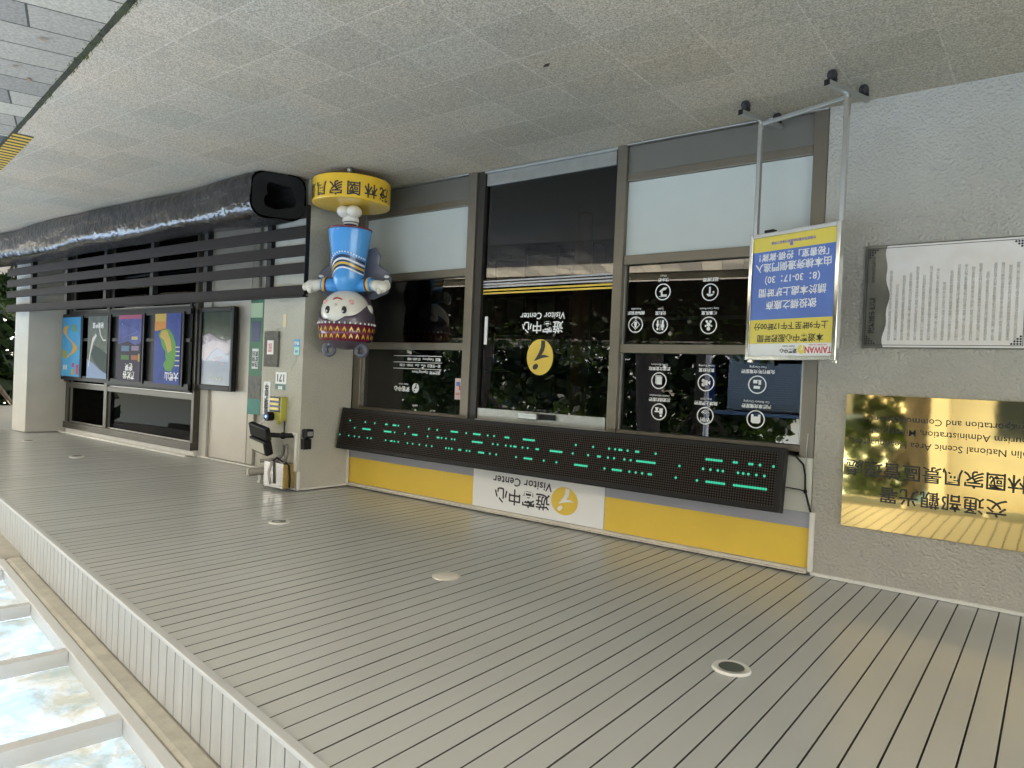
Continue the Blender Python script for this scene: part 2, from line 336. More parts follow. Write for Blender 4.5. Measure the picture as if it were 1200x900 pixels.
# ------------------------------------------------------------------ ground
solo('ground', MB().add([(-400,-400,-.03),(400,-400,-.03),(400,400,-.03),(-400,400,-.03)], [(0,1,2,3)]), mat('plaza_concrete', (.42,.41,.38), .85, var=.12, vscale=1.2), kind='structure')
solo('planting_bed', MB().zprism([ep(-9,2.76), ep(-9,4.9), ep(22,4.9), ep(22,2.76)], -.2, .02), soil, kind='structure')
fl = MB(); fl.zprism([(-13,yedge(-13)),(22,yedge(22)),(22,9),(-13,9)], -.2, 0)
solo('floor', fl, granite, kind='structure')
pv = MB(); pv.zprism([ep(-14,.03), ep(-14,2.6), ep(4.98,2.6), ep(4.98,.03)], -.2, -.004)
pv.zprism([ep(4.98,.85), ep(4.98,2.6), ep(22,2.6), ep(22,.85)], -.2, -.004)
solo('pavement', pv, pavers, kind='structure')
jm = MB()
for i in range(280):
    t = -3+i*.05; o0 = -.002+random.random()*.004; o1 = .026+random.random()*.006
    jm.zprism([ep(t,o0), ep(t,o1), ep(t+.06,o1), ep(t+.06,o0)], -.1, .001+random.random()*.003)
solo('joint_soil', jm, mat('joint_moss', (.03,.028,.02), .95, c2=(.05,.055,.022), vscale=5), kind='structure')
gm = MB()
for i in range(170):
    t = random.choice((1.95+random.gauss(0,.1), 2.7+random.gauss(0,.2), 3.3+random.gauss(0,.5), random.uniform(-1,5))); p = ep(t, random.uniform(-.01,.05))
    a = random.uniform(0,6.3); d = Vector((math.cos(a), math.sin(a),0))*.012; h = random.uniform(.008,.03); b0 = Vector((p[0],p[1],.0))
    gm.add([b0-d*.3, b0+d*.3, b0+d+Vector((0,0,h))], [(0,1,2)])
solo('moss_tufts', gm, leaf_b, 'tiny weeds growing in the joint between the granite floor and the pavers', 'weeds', kind='stuff')
hz = MB(); hz.zprism([ep(4.8,-.11), ep(4.8,.02), ep(9.5,.02), ep(9.5,-.11)], -.05, .004)
solo('hazard_stripe', hz, hazard_mat(), 'yellow and black striped strip along the floor edge beside the sunken grate', 'hazard strip')
gr = thing('drain_grate', 'blue grey metal grate cover sunk beside the striped floor edge', 'grate', (ep(6.5,.4)[0], ep(6.5,.4)[1], -.1))
part('plate', MB().obox(A3, T3, N3, Z3, (4.99,9.5), (.03,.84), (-.12,-.02)), mat('grate_steel', (.14,.17,.20), .35, .6, var=.2, vscale=5), gr)
rl = MB()
for o in (.10,.30,.5,.7): rl.obox(A3, T3, N3, Z3, (4.99,9.5), (o,o+.018), (-.02,-.008))
part('rail', rl, steel, gr)
lf = MB()
for (x, y, a) in ((5.05,1.62,.5),(4.35,1.45,2),(2.25,3.12,.3),(6.5,2.42,1.2),(4.9,1.5,2.6)):
    d = Vector((math.cos(a), math.sin(a),0)); e = Vector((-d.y,d.x,0)); c0 = Vector((x,y,.006))
    solo('fallen_leaf', MB().add([c0-d*.03, c0+e*.013+Vector((0,0,.004)), c0+d*.035+Vector((0,0,.003)), c0-e*.013], [(0,1,2,3)]),
         mat('dry_leaf', (.30,.16,.06) if x > 3 else (.05,.03,.02), .8), 'small dry leaf lying on the '+{5.05:'pavers nearest the grate', 4.35:'pavers by the mossy joint', 2.25:'granite tiles, dark and alone', 6.5:'granite near the striped floor edge', 4.9:'outer pavers, second from the grate'}[x], 'leaf', 'fallen leaves')

# ------------------------------------------------------------------ canopy
cn = thing('entrance_canopy', 'long beige canopy with narrow slatted metal ceiling over the entrance', 'canopy', (5, 3, CH))
cs = MB(); ln = random.Random(3)
x = .105-.0915*130+.005
while x < 18.4:
    x1 = x+.0852; dz = ln.uniform(-.0006,.0006)
    ya = yedge(x)+.012; yb = yedge(x1)+.012; y2 = 4.62
    if x > 12.35: y2 = 6.5
    cs.add([(x,ya,CH+dz),(x1,yb,CH+dz),(x1,y2,CH+dz),(x,y2,CH+dz),(x,ya,CH+.02),(x1,yb,CH+.02),(x1,y2,CH+.02),(x,y2,CH+.02)],
           [(0,3,2,1),(4,5,6,7),(0,1,5,4),(1,2,6,5),(2,3,7,6),(3,0,4,7)])
    x += .0915
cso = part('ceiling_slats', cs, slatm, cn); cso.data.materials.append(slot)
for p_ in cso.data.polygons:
    if abs(p_.normal.x) > .5: p_.material_index = 1  # slat sides coloured dark, standing in for shade in the gaps
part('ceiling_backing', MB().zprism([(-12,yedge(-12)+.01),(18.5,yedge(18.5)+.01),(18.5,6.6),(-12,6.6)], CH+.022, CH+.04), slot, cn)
part('roof_deck', MB().zprism([(-12,yedge(-12)+.03),(18.5,yedge(18.5)+.03),(18.5,9.2),(-12,9.2)], CH+.06, 3.2), conc, cn)
fa = MB(); t = -13
while t < 14:
    fa.obox(A3, T3, N3, Z3, (t, t+.083), (-.012, .006), (CH+.012, 3.062)); t += .0915
part('fascia_cladding', fa, fasciam, cn)
part('fascia_backing', MB().obox(A3, T3, N3, Z3, (-13,14), (-.025,-.013), (CH+.012,3.062)), slot, cn)
ed = MB(); ed.obox(A3, T3, N3, Z3, (-13,14), (-.022,.012), (CH-.007,CH+.011))
part('edge_trim', ed, alu, cn, bev=.003)
bm_ = MB(); bm_.obox(A3, T3, N3, Z3, (-13,4.05), (-.01,.10), (3.064,3.24))
part('concrete_beam', bm_, conc, cn, bev=.025)
part('beam_haunch', MB().obox(A3, T3, N3, Z3, (4.051,6.0), (-.014,.14), (3.05,3.25)), conc, cn, bev=.02)
part('beam_haunch', MB().obox(A3, T3, N3, Z3, (6.001,14), (-.012,.10), (3.064,3.25)), conc, cn, bev=.02)
for i, (x, y) in enumerate(((.975,2.765),(2.62,2.90),(4.375,3.045),(8.72,3.40),(10.6,3.55))):
    op = i == 1
    rr = .075
    rg = part('downlight', MB().lathe([(rr*.66,-.004),(rr*.68,-.008),(rr*.95,-.010),(rr,-.003),(rr,.0)], (x,y,CH-.0008), 36) if not op else
              MB().lathe([(.012,-.016),(rr*.7,-.014),(rr*1.02,-.006),(rr*1.05,0)], (x,y,CH-.0008), 36), whitep if not op else trim, cn, smooth=False, label='round ceiling light with a blank cover plate' if op else None)
    if not op: part('lens', MB().lathe([(rr*.64,-.0115),(rr*.655,-.0105)], (x,y,CH-.0008), 32), mat('lamp_lens', (.10,.11,.10), .2), rg)

gr_ = thing('glass_roof', 'translucent weathered glass roof with light dapples painted in, on pale metal ribs outside the canopy', 'glass roof', (4,0,3.07))
part('edge_rail', MB().obox(A3, T3, N3, Z3, (-13,14), (.102,.15), (3.066,3.152)), alu, gr_, bev=.004)
part('outer_rail', MB().obox(A3, T3, N3, Z3, (-13,14), (2.5,2.58), (3.05,3.2)), alu, gr_)
k = 0
for i in range(-14, 15):
    t = 1.23+.85*i
    part('roof_rib', MB().obox(A3, T3, N3, Z3, (t-.03,t+.03), (.152,2.498), (3.072,3.138)), alu, gr_)
    part('roof_pane', MB().add([(*ep(t+.02,.12),3.142),(*ep(t+.83,.12),3.142),(*ep(t+.83,2.56),3.142),(*ep(t+.02,2.56),3.142)], [(0,1,2,3)]), rglass, gr_)
for t in (-4,0.2,4.6,9):
    if t in (-4,9): part('roof_post', MB().tube([(*ep(t,2.54),-.05),(*ep(t,2.54),3.05)], .045, 16), alu, gr_, smooth=True)

# ------------------------------------------------------------------ right-hand stucco wall (viewer's left)
solo('plaque_wall', MB().box(-12,1.148,4.5,4.75,0,CH-.01), stucco, 'grey rough stucco wall carrying the brass plaque and the acrylic plaque', 'wall')
tr = MB(); tr.box(-12,1.135,4.478,4.498,CH-.022,CH-.004); tr.box(1.125,1.15,4.476,4.498,2.42,CH-.024)
solo('wall_trim', tr, whitep, 'thin cream trim strip along the ceiling edge of the stucco wall', 'trim')

# ------------------------------------------------------------------ facade
fc = thing('glass_facade', 'bronze framed glass shopfront with frosted lower panels and sliding door', 'shopfront', (3.3,4.5,0))
Y = 4.5
def bx(n, a, mt=bronze, bev=.003, label=None, par=None): return part(n, MB().box(*a), mt, par or fc, bev=bev, label=label)
bx('post', (1.152,1.235,4.50,4.60,.0,2.10)); bx('post', (2.50,2.575,4.49,4.60,.0,2.10)); bx('post', (3.90,3.985,4.49,4.60,.0,2.10)); bx('post', (5.275,5.375,4.50,4.60,.0,2.10))
bx('jamb', (3.822,3.898,4.505,4.60,.0,2.06), bronze_dark)
for (a, b) in ((1.237,2.498),(3.987,5.273)):
    bx('rail', (a,b,4.505,4.575,1.42,1.482)); bx('rail', (a,b,4.505,4.575,.79,.856))
    bx('top_rail', (a,b,4.497,4.575,2.03,2.068)); bx('base_rail', (a,b,4.505,4.575,.205,.262))
    bx('kick_panel', (a,b,4.515,4.565,.012,.203), mat('kick_panel_metal', (.17,.165,.14), .45, .4, var=.05))
    bx('frosted_panel', (a,b,4.53,4.55,.264,.788), frost, bev=0)
    for (z0, z1) in ((.858,1.418),(1.484,2.028)):
        part('window_pane', MB().add([(a,4.545,z0),(b,4.545,z0),(b,4.545,z1),(a,4.545,z1)], [(0,1,2,3)]), glass, fc)
        # thin pale glazing bead on both sides
        for q_ in (a, b-.012): part('glazing_bead', MB().box(q_,q_+.012,4.525,4.544,z0,z1), steel_sat, fc)
bx('threshold', (2.577,3.82,4.49,4.60,.002,.022), steel_sat)
bx('threshold', (1.152,2.5,4.478,4.498,.001,.012), steel_sat); bx('threshold', (3.985,5.375,4.478,4.498,.001,.012), steel_sat)
bx('door_track', (2.577,3.82,4.495,4.60,2.045,2.10), steel_sat)
hb = bx('header_panel', (1.152,5.376,4.502,4.62,2.101,CH-.012), header, bev=0)
dr = part('sliding_door', MB().add([(2.577,4.54,.12),(3.82,4.54,.12),(3.82,4.54,1.955),(2.577,4.54,1.955)], [(0,1,2,3)]), glass, fc)
for z0, z1 in ((.024,.12),(1.955,2.043)): part('door_rail', MB().box(2.60,3.815,4.52,4.555,z0,z1), steel_sat, dr, bev=.002)
part('door_sensor', MB().box(3.17,3.345,4.455,4.519,1.962,2.012), steel, dr, bev=.006); part('door_sensor', MB().box(3.03,3.165,4.50,4.519,1.965,2.008), black_pl, dr, bev=.004)
sl = MB(); [sl.box(2.59,3.815,4.530,4.535,z,z+.011) for z in (.905,.928,.951)]; part('grey_stripe', sl, mat('silver_film', (.5,.5,.52), .4), dr)
sl = MB(); [sl.box(2.59,3.815,4.530,4.535,z,z+.013) for z in (.978,1.003)]; part('yellow_stripe', sl, yellow, dr)
LOGO = [(-.07,-.94),(-.36,-.90),(-.37,-.6),(-.30,-.35),(-.14,-.13),(-.40,-.13),(-.76,-.04),(-.2,.04),(.43,.23),(.25,.0),(.06,-.28),(-.06,-.55),(-.07,-.75)]
def logo(cx, cz, rx, rz, y, m1, m2, par, mirror=1):
    o = part('emblem', MB().disc(cx, cz, rx, y-.002, y, rz), m1, par)
    part('emblem_mark', MB().prism([(cx+a*rx, cz+b*rz) for a, b in LOGO][::-1], y-.004, y-.0022).disc(cx+.30*rx, cz+.54*rz, .22*rx, y-.004, y-.0022, .15*rz, 16, R(35)), m2, o)
logo(3.215,1.525,.125,.14,4.536, yellow, ink, dr)
text('door_lettering', '遊客中心', .098, 3.205, 4.534, 1.285, white, dr, bold=.0015); text('door_lettering', 'Visitor Center', .072, 3.205, 4.534, 1.20, white, dr, bold=.0008, shear=.1)
part('door_sticker', MB().box(3.755,3.785,4.531,4.535,1.20,1.43), white, dr)
# opening hours on left pane
yb = 4.54
logo(4.565,1.825,.042,.044,yb, white, ink, fc)
text('hours_lettering', '遊客中心', .05, 4.74, yb-.002, 1.835, white, fc, bold=.002); text('hours_lettering', 'Visitor Center', .022, 4.72, yb-.002, 1.795, white, fc)
for z, s in ((1.68,'開放時間  Opening Hours'),(1.62,'週一至週日  Mon - Sun   09:00 - 17:00'),(1.565,'電話  Telephone   07-680-1488')):
    text('hours_lettering', s, .032, 4.27, yb-.002, z, white, fc, align='LEFT', bold=.0006)
ll = MB(); [ll.box(4.26,4.86,yb-.003,yb-.0005,z,z+.005) for z in (1.65,1.593,1.535)]; part('hours_rule', ll, white, fc)
st = part('pane_sticker', MB().box(3.99,4.09,yb-.003,yb-.0005,1.72,1.90), mat('pink_sticker', (.72,.56,.54), .5), fc)
part('sticker_print', MB().box(4.005,4.04,yb-.005,yb-.0035,1.78,1.82), red_p, st); part('sticker_print', MB().box(4.035,4.075,yb-.005,yb-.0035,1.75,1.785), blue_p, st)
text('sticker_print', '禁止吸菸', .02, 4.04, yb-.0045, 1.85, red_p, st)
# facility icons
def icon(cx, cz, kind, cap, en):
    rr = .058; y = 4.541
    o = part('facility_icon', MB().ring(cx, cz, rr-.007, rr, y-.002, y-.0005), white, fc)
    g = MB(); P = lambda pts: g.prism([(cx+a, cz+b) for a, b in pts], y-.002, y-.0005); D = lambda a, b, q: g.disc(cx+a, cz+b, q, y-.002, y-.0005, n=14)
    B = lambda a, b, c, d: P([(a,c),(b,c),(b,d),(a,d)])
    if kind == 'tap': B(-.03,.005,.018,.028); B(.002,.014,-.012,.028); P([(-.03,-.03),(-.005,-.03),(.02,-.012),(.028,-.002),(.016,.004),(-.004,-.010),(-.02,-.014)]); B(-.03,.03,.030,.034)
    elif kind == 'bend': P([(-.03,.01),(-.012,.026),(.012,.028),(.024,.012),(.014,.008),(.004,.014),(-.01,.012)]); B(-.004,.008,-.036,.01); D(-.024,.0,.007)
    elif kind == 'lift': g.ring(cx, cz, .030, .036, y-.002, y-.0005, 4); D(0,.014,.008); B(-.01,.01,-.02,.006); P([(-.01,.046),(.01,.046),(0,.056)]); P([(-.01,-.04),(0,-.05),(.01,-.04)])
    elif kind == 'wc': D(-.019,.027,.008); B(-.031,-.007,-.006,.018); B(-.026,-.012,-.034,-.007); D(.019,.027,.008); P([(.019,.02),(.033,-.010),(.005,-.010)]); B(.013,.025,-.034,-.011); B(-.0015,.0015,-.036,.036)
    elif kind == 'baby': D(0,.022,.013); D(0,-.005,.014); D(-.013,-.026,.009); D(.013,-.026,.009); D(-.02,.004,.006); D(.02,.004,.006)
    elif kind == 'book': B(-.022,.018,-.028,.026); B(.020,.026,-.034,.020); B(-.016,.026,-.036,-.030)
    elif kind == 'cam': B(-.012,.018,-.016,.018); P([(-.03,.014),(-.013,.004),(-.013,-.004),(-.03,-.014)][::-1]); D(.018,.014,.012); D(.018,-.012,.012)
    elif kind == 'charge': B(-.024,-.008,-.03,.0); B(.0,.026,-.030,-.008); B(-.018,.022,.008,.026); B(-.008,.004,-.03,-.026)
    elif kind == 'info': D(-.016,.026,.009); B(-.028,-.004,-.024,.015); B(-.003,.032,-.006,.004); P([(.004,-.03),(.03,-.03),(.022,-.007),(.010,-.007)])
    elif kind == 'wifi':
        for q in (.010,.019,.028):
            g.prism([(cx+math.cos(R(a))*(q+.004), cz+.0-.004+math.sin(R(a))*(q+.004)*-1+.0) for a in range(30,151,15)]+[(cx+math.cos(R(a))*q, cz-.004-math.sin(R(a))*q) for a in range(150,29,-15)], y-.002, y-.0005)
    elif kind == 'car': P([(-.03,-.018),(.03,-.018),(.03,.018),(.018,.026),(-.018,.026),(-.03,.018)]); D(-.022,-.024,.008); D(.022,-.024,.008)
    part('pictogram', g, white, o)
    if kind == 'wifi': text('pictogram', 'WIFI', .034, cx, y-.0015, cz+.024, white, o, bold=.001)
    text('caption', cap, .027, cx, y-.0015, cz-.085, white, o, bold=.0006); text('caption', en, .019, cx, y-.0015, cz-.112, white, o)
for a in ((2.20,1.055,'tap','飲水機','Water'),(1.86,1.07,'bend','諮詢服務',''),(2.40,1.28,'lift','無障礙設施','Accessible'),(2.21,1.285,'wc','化粧室','Toilet'),(1.86,1.29,'baby','哺集乳室','Baby Care Room'),
          (2.20,1.67,'book','旅遊文宣索取','Travel Brochure'),(1.86,1.67,'cam','影片欣賞','Video Viewing'),(1.52,1.67,'charge','免費行動充電服務','Free Charging'),
          (2.19,1.885,'info','旅遊諮詢服務','Tourist Information'),(1.855,1.89,'wifi','無線上網服務','Free WiFi'),(1.52,1.89,'car','汽機車充電服務','Car Battery Charging')): icon(*a)

# banner above the door
bn = thing('visitor_center_banner', 'yellow and white banner lettered Visitor Center under the slatted ceiling', 'banner', (3.3,4.49,2.44))
part('yellow_panel', MB().box(1.154,2.558,4.494,4.501,2.52,2.757), yellow, bn); part('yellow_panel', MB().box(3.802,5.374,4.494,4.501,2.52,2.757), yellow, bn)
part('grey_strip', MB().box(1.154,2.558,4.494,4.501,2.425,2.519), greyband, bn); part('grey_strip', MB().box(3.802,5.374,4.494,4.501,2.425,2.519), greyband, bn)
part('white_panel', MB().box(2.56,3.80,4.490,4.501,2.425,2.757), white, bn)
logo(2.90,2.60,.118,.105,4.489, yellow, white, bn)
text('lettering', '遊客中心', .135, 3.30, 4.488, 2.625, ink, bn, bold=.0015); text('lettering', 'Visitor Center', .092, 3.30, 4.488, 2.512, ink, bn, bold=.0012, shear=.08, spacing=1.05)
solo('facade_cornice', MB().box(1.154,5.376,4.47,4.50,2.760,2.776).box(1.154,5.376,4.455,4.50,2.777,CH-.013), trim, 'weathered beige strip running between the yellow banner and the ceiling', 'trim')

# LED sign
L0 = Vector((0,4.44,2.055)); tilt = math.atan2(.065,.385); la = Vector((0,-math.sin(tilt),math.cos(tilt))); ld = Vector((0,-math.cos(tilt),-math.sin(tilt)))
LX0, LX1, LH = 1.275, 5.335, .385
ls = thing('led_sign', 'long black LED message board with scattered green dots above the door', 'LED sign', (LX0,4.44,2.055))
part('casing', MB().obox(L0, (1,0,0), -ld, la, (LX0,LX1), (-.0,-.085), (0,LH)).xf(lambda p: p), black_pl, ls, bev=.008)
scr = MB().obox(Vector((0,0,0)), (1,0,0), (0,0,1), (0,-1,0), (.035,LX1-LX0-.035), (.032,LH-.032), (0,.003))
so = part('screen', scr, led_mat(), ls, world=False)
so.location = Vector((0,0,0))+ld*.0855; so.rotation_euler = (tilt,0,0)
# lit dashes, read off the sign from the viewer's left to right
SC = dict(A=[(38,1),(78,1),(101,1),(129,3),(148,4),(163,1),(189,1),(238,1),(262,1),(300,6),(334,1),(358,6),(391,1),(404,1),(433,2),(442,1),(492,9),(614,1),(660,1),(700,1),(714,1),(727,2),(745,1),(767,3),(817,1),(958,9),(1013,1),(1022,1),(1055,3),(1085,1),(1113,1)],
  B=[(52,1),(81,9),(133,6),(145,1),(155,1),(182,1),(204,5),(238,1),(263,2),(275,1),(288,1),(300,1),(310,1),(360,9),(406,1),(420,1),(440,1),(450,1),(462,3),(482,1),(495,1),(515,3),(560,9),(610,1),(648,1),(675,2),(700,1),(713,1),(740,1),(757,1),(790,11),(813,1),(880,1),(938,1),(960,1),(975,1),(992,1),(1027,1),(1040,1),(1055,1),(1073,1),(1096,1)],
  C=[(18,1),(42,1),(57,1),(68,1),(88,1),(98,1),(135,1),(148,2),(160,1),(168,1),(190,1),(205,1),(222,1),(240,1),(252,1),(290,1),(297,1),(304,1),(322,3),(343,1),(352,1),(378,5),(402,1),(418,1),(470,1),(495,6),(541,1),(571,1),(628,9),(694,1),(720,7),(758,1),(773,1),(790,1),(808,2),(876,1),(928,1),(962,9),(992,3),(1026,8),(1078,9)])
lo = MB(); pit = .016
def led_x(px, y=4.40):                          # photo column -> world X on the sign plane
    d = r*(600-px)+u*(522-450+ (px-660)*.12)+f*FPX; return d.x/d.y*y
for row, hz_ in (('A',.105),('B',.175),('C',.248)):
    for (cx, n) in SC[row]:
        xx = led_x(400+cx/2.18); i0 = round((xx-LX0)/pit)-n//2; kz = round(hz_/.0155)
        n = max(1, round(n*.78)) if n > 2 else n
        for j in range(n):
            xa = (i0+j)*pit+pit/2
            if not .03 < xa < LX1-LX0-.03: continue
            lo.obox((0,0,0), (1,0,0), (0,0,1), (0,-1,0), (xa-.0066,xa+.0066), ((kz+.5)*.0155-.0072,(kz+.5)*.0155+.0072), (.0035,.006))
ld_o = part('lit_leds', lo, led_on, so, world=False, kind='stuff')
cb = thing('sign_cable', 'black cables hanging from the end of the LED sign beside the stucco wall', 'cable', (1.2,4.48,2.1))
part('cable', MB().tube([(1.29,4.42,2.07),(1.24,4.45,2.09),(1.20,4.48,2.14),(1.19,4.488,2.2),(1.185,4.488,2.30),(1.15,4.488,2.42)], .006), black_pl, cb)
part('cable', MB().tube([(1.28,4.42,2.28),(1.22,4.47,2.29),(1.18,4.488,2.30)], .004), black_pl, cb); part('cable_tie', MB().ball((1.185,4.486,2.30),.012,.012,.014,8,6), black_pl, cb)
part('cable', MB().tube([(1.19,4.489,2.2),(1.188,4.489,2.05),(1.186,4.495,1.95)], .003), steel_sat, cb)

# ------------------------------------------------------------------ plaques
bp_ = thing('brass_plaque', 'polished mirror brass plaque with black engraved lettering on the stucco wall', 'plaque', (.49,4.5,1.7))
part('plate', MB().box(.0,.978,4.482,4.4985,1.702,2.468), brass, bp_, bev=.0015)
for (s, sz, xx, zz, b, kw) in (('交通部觀光署',.098,.485,2.255,.0012,dict(spacing=1.06)),('茂林國家風景區管理處',.098,.482,2.118,.0012,dict(spacing=.97)),('Maolin National Scenic Area Headquarters,',.052,.50,1.972,.0003,{}),
        ('Tourism Administration, Ministry of',.052,.46,1.902,.0003,{}),('Transportation and Communications',.052,.46,1.836,.0003,{})):
    text('lettering', s, sz, xx, 4.4812, zz, ink, bp_, bold=b, **kw)
wp = thing('acrylic_plaque', 'smoky acrylic plaque with a painted white reflection behind vertical Chinese text below the brass plaque', 'plaque', (.52,4.5,.84))
part('backing', MB().box(.135,.915,4.488,4.4985,.848,1.435), acryl, wp, bev=.002)
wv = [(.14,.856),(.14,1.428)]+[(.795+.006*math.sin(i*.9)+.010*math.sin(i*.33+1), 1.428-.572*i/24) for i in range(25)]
part('sheet', MB().prism(wv, 4.484,4.4875), reflection_and_tile, wp)  # bright reflection on the acrylic, painted as a wavy-edged white layer
bd = MB()
for (a, b, c, d) in ((.155,.90,.866,.869),(.155,.90,1.415,1.418),(.897,.90,.869,1.415),(.155,.158,.869,1.415)): bd.box(a,b,4.4828,4.4838,c,d)
for cx, cz, sx_, sz_ in ((.158,.869,1,1),(.897,.869,-1,1),(.158,1.415,1,-1),(.897,1.415,-1,-1)):
    for (i, j) in ((0,0),(1,0),(2,0),(0,1),(0,2),(1,1),(3,0),(0,3),(2,1),(1,2)): bd.disc(cx+sx_*(.008+i*.013), cz+sz_*(.008+j*.013), .0055, 4.4826, 4.4838, n=8)
part('border', bd, ink, wp)
poem = '茂林國家風景區位於高屏山地與平原交界處民風淳樸風光明媚山川壯麗物產豐饒四季花開蝶舞飛揚居民世代耕作守護家園溪谷縱橫溫泉處處石板古道保存先民智慧來此旅人感受自然之美心曠神怡願共同珍惜永續傳承留予後代子孫'
rg_ = random.Random(5); ci = 0
cm = MB()
for c_ in range(19):
    n = rg_.choice((24,26,27,27,26,21,27,25)); s = ''.join(poem[(ci+j) % len(poem)] for j in range(n)); ci += n
    tb = text_mb('\n'.join(s), .0165, bold=.0, depth=.0006, line=1.12*.82)
    zs = [p[2] for p in tb.v]; x0 = .775-c_*.0325; top = 1.39-.0*c_
    tb.xf(lambda p: p+Vector((x0, 4.4835, top-max(zs)))); cm.add(tb.v, tb.f)
part('fine_lettering', cm, greyink, wp)
tb = text_mb('茂林國家風景區誌', .034, depth=.0006); tb = text_mb('\n'.join('茂林區史略誌'), .036, bold=.0008, depth=.0006, line=.95); tb.xf(lambda p: p+Vector((.868,4.487,1.245))); part('title_lettering', tb, ink, wp)
tb = text_mb('\n'.join('風景管理處敬立'), .022, depth=.0006, line=.95); tb.xf(lambda p: p+Vector((.868,4.487,.985))); part('title_lettering', tb, ink, wp)

# ------------------------------------------------------------------ rolling sign stand
ss = thing('sign_stand', 'chrome rolling stand holding a blue and yellow opening hours poster', 'sign stand', (1.225,4.205,0), R(18.7))
def sp(n, mb, mt, bev=0, par=None, **k): return part(n, mb, mt, par or ss, world=False, bev=bev, **k)
for sx_ in (-1,1):
    xx = sx_*.275
    sp('foot_bar', MB().box(xx-.014,xx+.014,-.19,.19,.062,.090), steel_sat, .003)
    sp('end_cap', MB().box(xx-.015,xx+.015,-.196,-.191,.061,.091), black_pl, 0)
    sp('post', MB().box(xx-.013,xx+.013,-.013,.013,.0905,1.54), chrome, .003)
    for yy in (-.15,.15):
        w_ = sp('caster', MB().lathe([(.001,-.016),(.024,-.016),(.028,-.010),(.028,.010),(.024,.016),(.001,.016)], (0,0,0), 20).xf(lambda p: Vector((xx+p.z, yy+p.x, .0285+p.y))), rubber)
        sp('caster_fork', MB().box(xx-.019,xx+.019,yy-.008,yy+.02,.045,.061), black_pl, par=w_)
sp('cross_bar', MB().box(-.261,.261,-.011,.011,.094,.116), steel_sat, .002)
sp('sign_frame', MB().box(-.292,-.268,-.034,-.014,.775,1.525).box(.268,.292,-.034,-.014,.775,1.525).box(-.267,.267,-.034,-.014,.775,.80).box(-.267,.267,-.034,-.014,1.50,1.525), chrome, .003)
po = sp('poster', MB().box(-.267,.267,-.024,-.016,.801,1.499), blue_p)
sp('poster_band', MB().box(-.267,.267,-.0252,-.0242,.801,.885), yel_p, par=po); sp('poster_band', MB().box(-.267,.267,-.0252,-.0242,1.287,1.428), yel_p, par=po); sp('poster_band', MB().box(-.267,.267,-.0252,-.0242,1.4285,1.499), white, par=po)
sp('emblem', MB().disc(-.085,1.463,.026,-.0262,-.0254), yel_p, par=po); sp('emblem_mark', MB().prism([(-.085+a*.024,1.463+b*.024) for a, b in LOGO][::-1],-.0268,-.0263), white, par=po)
def pt(s, sz, x_, z_, mt, **k): text('poster_lettering', s, sz, x_, -.026, z_, mt, po, world=False, **k)
pt('TAIWAN', .05, -.185, 1.465, red_p, bold=.001, sx=.82); pt('THE HEART OF ASIA', .012, -.185, 1.438, red_p)
pt('遊客中心', .028, .0, 1.47, ink, bold=.0006); pt('Visitor Center', .014, .0, 1.445, ink)
pt('本遊客中心服務時間', .048, 0, 1.395, ink, bold=.0006); pt('上午9時至下午17時00分', .046, 0, 1.325, ink, bold=.0006)
for s, z_ in (('欲投標之廠商',1.20),('請於本處上班時間',1.125),('（8：30-17：30）',1.052),('由本棟旁邊側門進入',.978),('「秘書室」投標‧謝謝！',.918)):
    pt(s, .055 if z_ > .95 else .05, 0, z_, white, bold=.0007)
pt('交通部觀光署茂林國家風景區管理處', .018, .0, .84, purple_p, bold=.0003)
sp('emblem', MB().box(.0,.02,-.0262,-.0254,.850,.868), purple_p, par=po)
sp('clip', MB().box(.13,.19,-.036,.0,.760,.774), black_pl)

# ------------------------------------------------------------------ near pillar and what hangs on it
solo('pillar', MB().box(5.38,6.01,3.925,4.498,0,CH-.008), mat('pillar_stucco', (.48,.465,.395), .85, var=.06, vscale=2.5, bump=.8, bscale=60, bdist=.010), 'square pale stucco pillar beside the figurine, hung with meters and signs', 'pillar', bev=.006)
cdm = thing('conduit', 'cream cable conduit running down the corner of the near pillar', 'conduit', (5.4,3.92,2.0))
part('trunking', MB().box(5.40,5.425,3.903,3.924,2.30,2.62), whitep, cdm, bev=.003); part('trunking', MB().box(5.36,5.379,3.906,3.932,2.62,CH-.01).box(5.40,5.99,3.903,3.924,CH-.024,CH-.01), whitep, cdm, bev=.003); part('trunking', MB().box(5.40,5.53,3.903,3.924,2.275,2.299), whitep, cdm, bev=.003)
part('trunking', MB().box(5.358,5.379,4.46,4.48,2.45,CH-.01).box(5.358,5.379,3.94,4.46,CH-.024,CH-.01), whitep, cdm)
def wallplate(name, label, cat, x0, x1, z0, z1, mt, d=.01, y=3.924, bev=.002):
    o = thing(name, label, cat, ((x0+x1)/2, y, z0)); part('plate', MB().box(x0,x1,y-d,y-.0005,z0,z1), mt, o, bev=bev); return o
o = wallplate('house_number', 'white and green house number plate 171 on the near pillar', 'number plate', 5.60,5.765,1.735,1.90, white)
part('lower_band', MB().box(5.602,5.763,3.912,3.9135,1.845,1.898), mat('deep_green', (.02,.12,.10), .4), o); text('number', '171', .095, 5.683, 3.9125, 1.785, ink, o, bold=.002); text('street_lettering', '賽嘉', .034, 5.683, 3.9115, 1.876, white, o, bold=.001)
o = wallplate('relief_plaque', 'dark grey carved plaque with a small pale centre tile on the near pillar', 'plaque', 5.73,5.945,1.36,1.69, mat('slate_relief', (.13,.125,.105), .7, bump=.9, bscale=28, bdist=.02), .025)
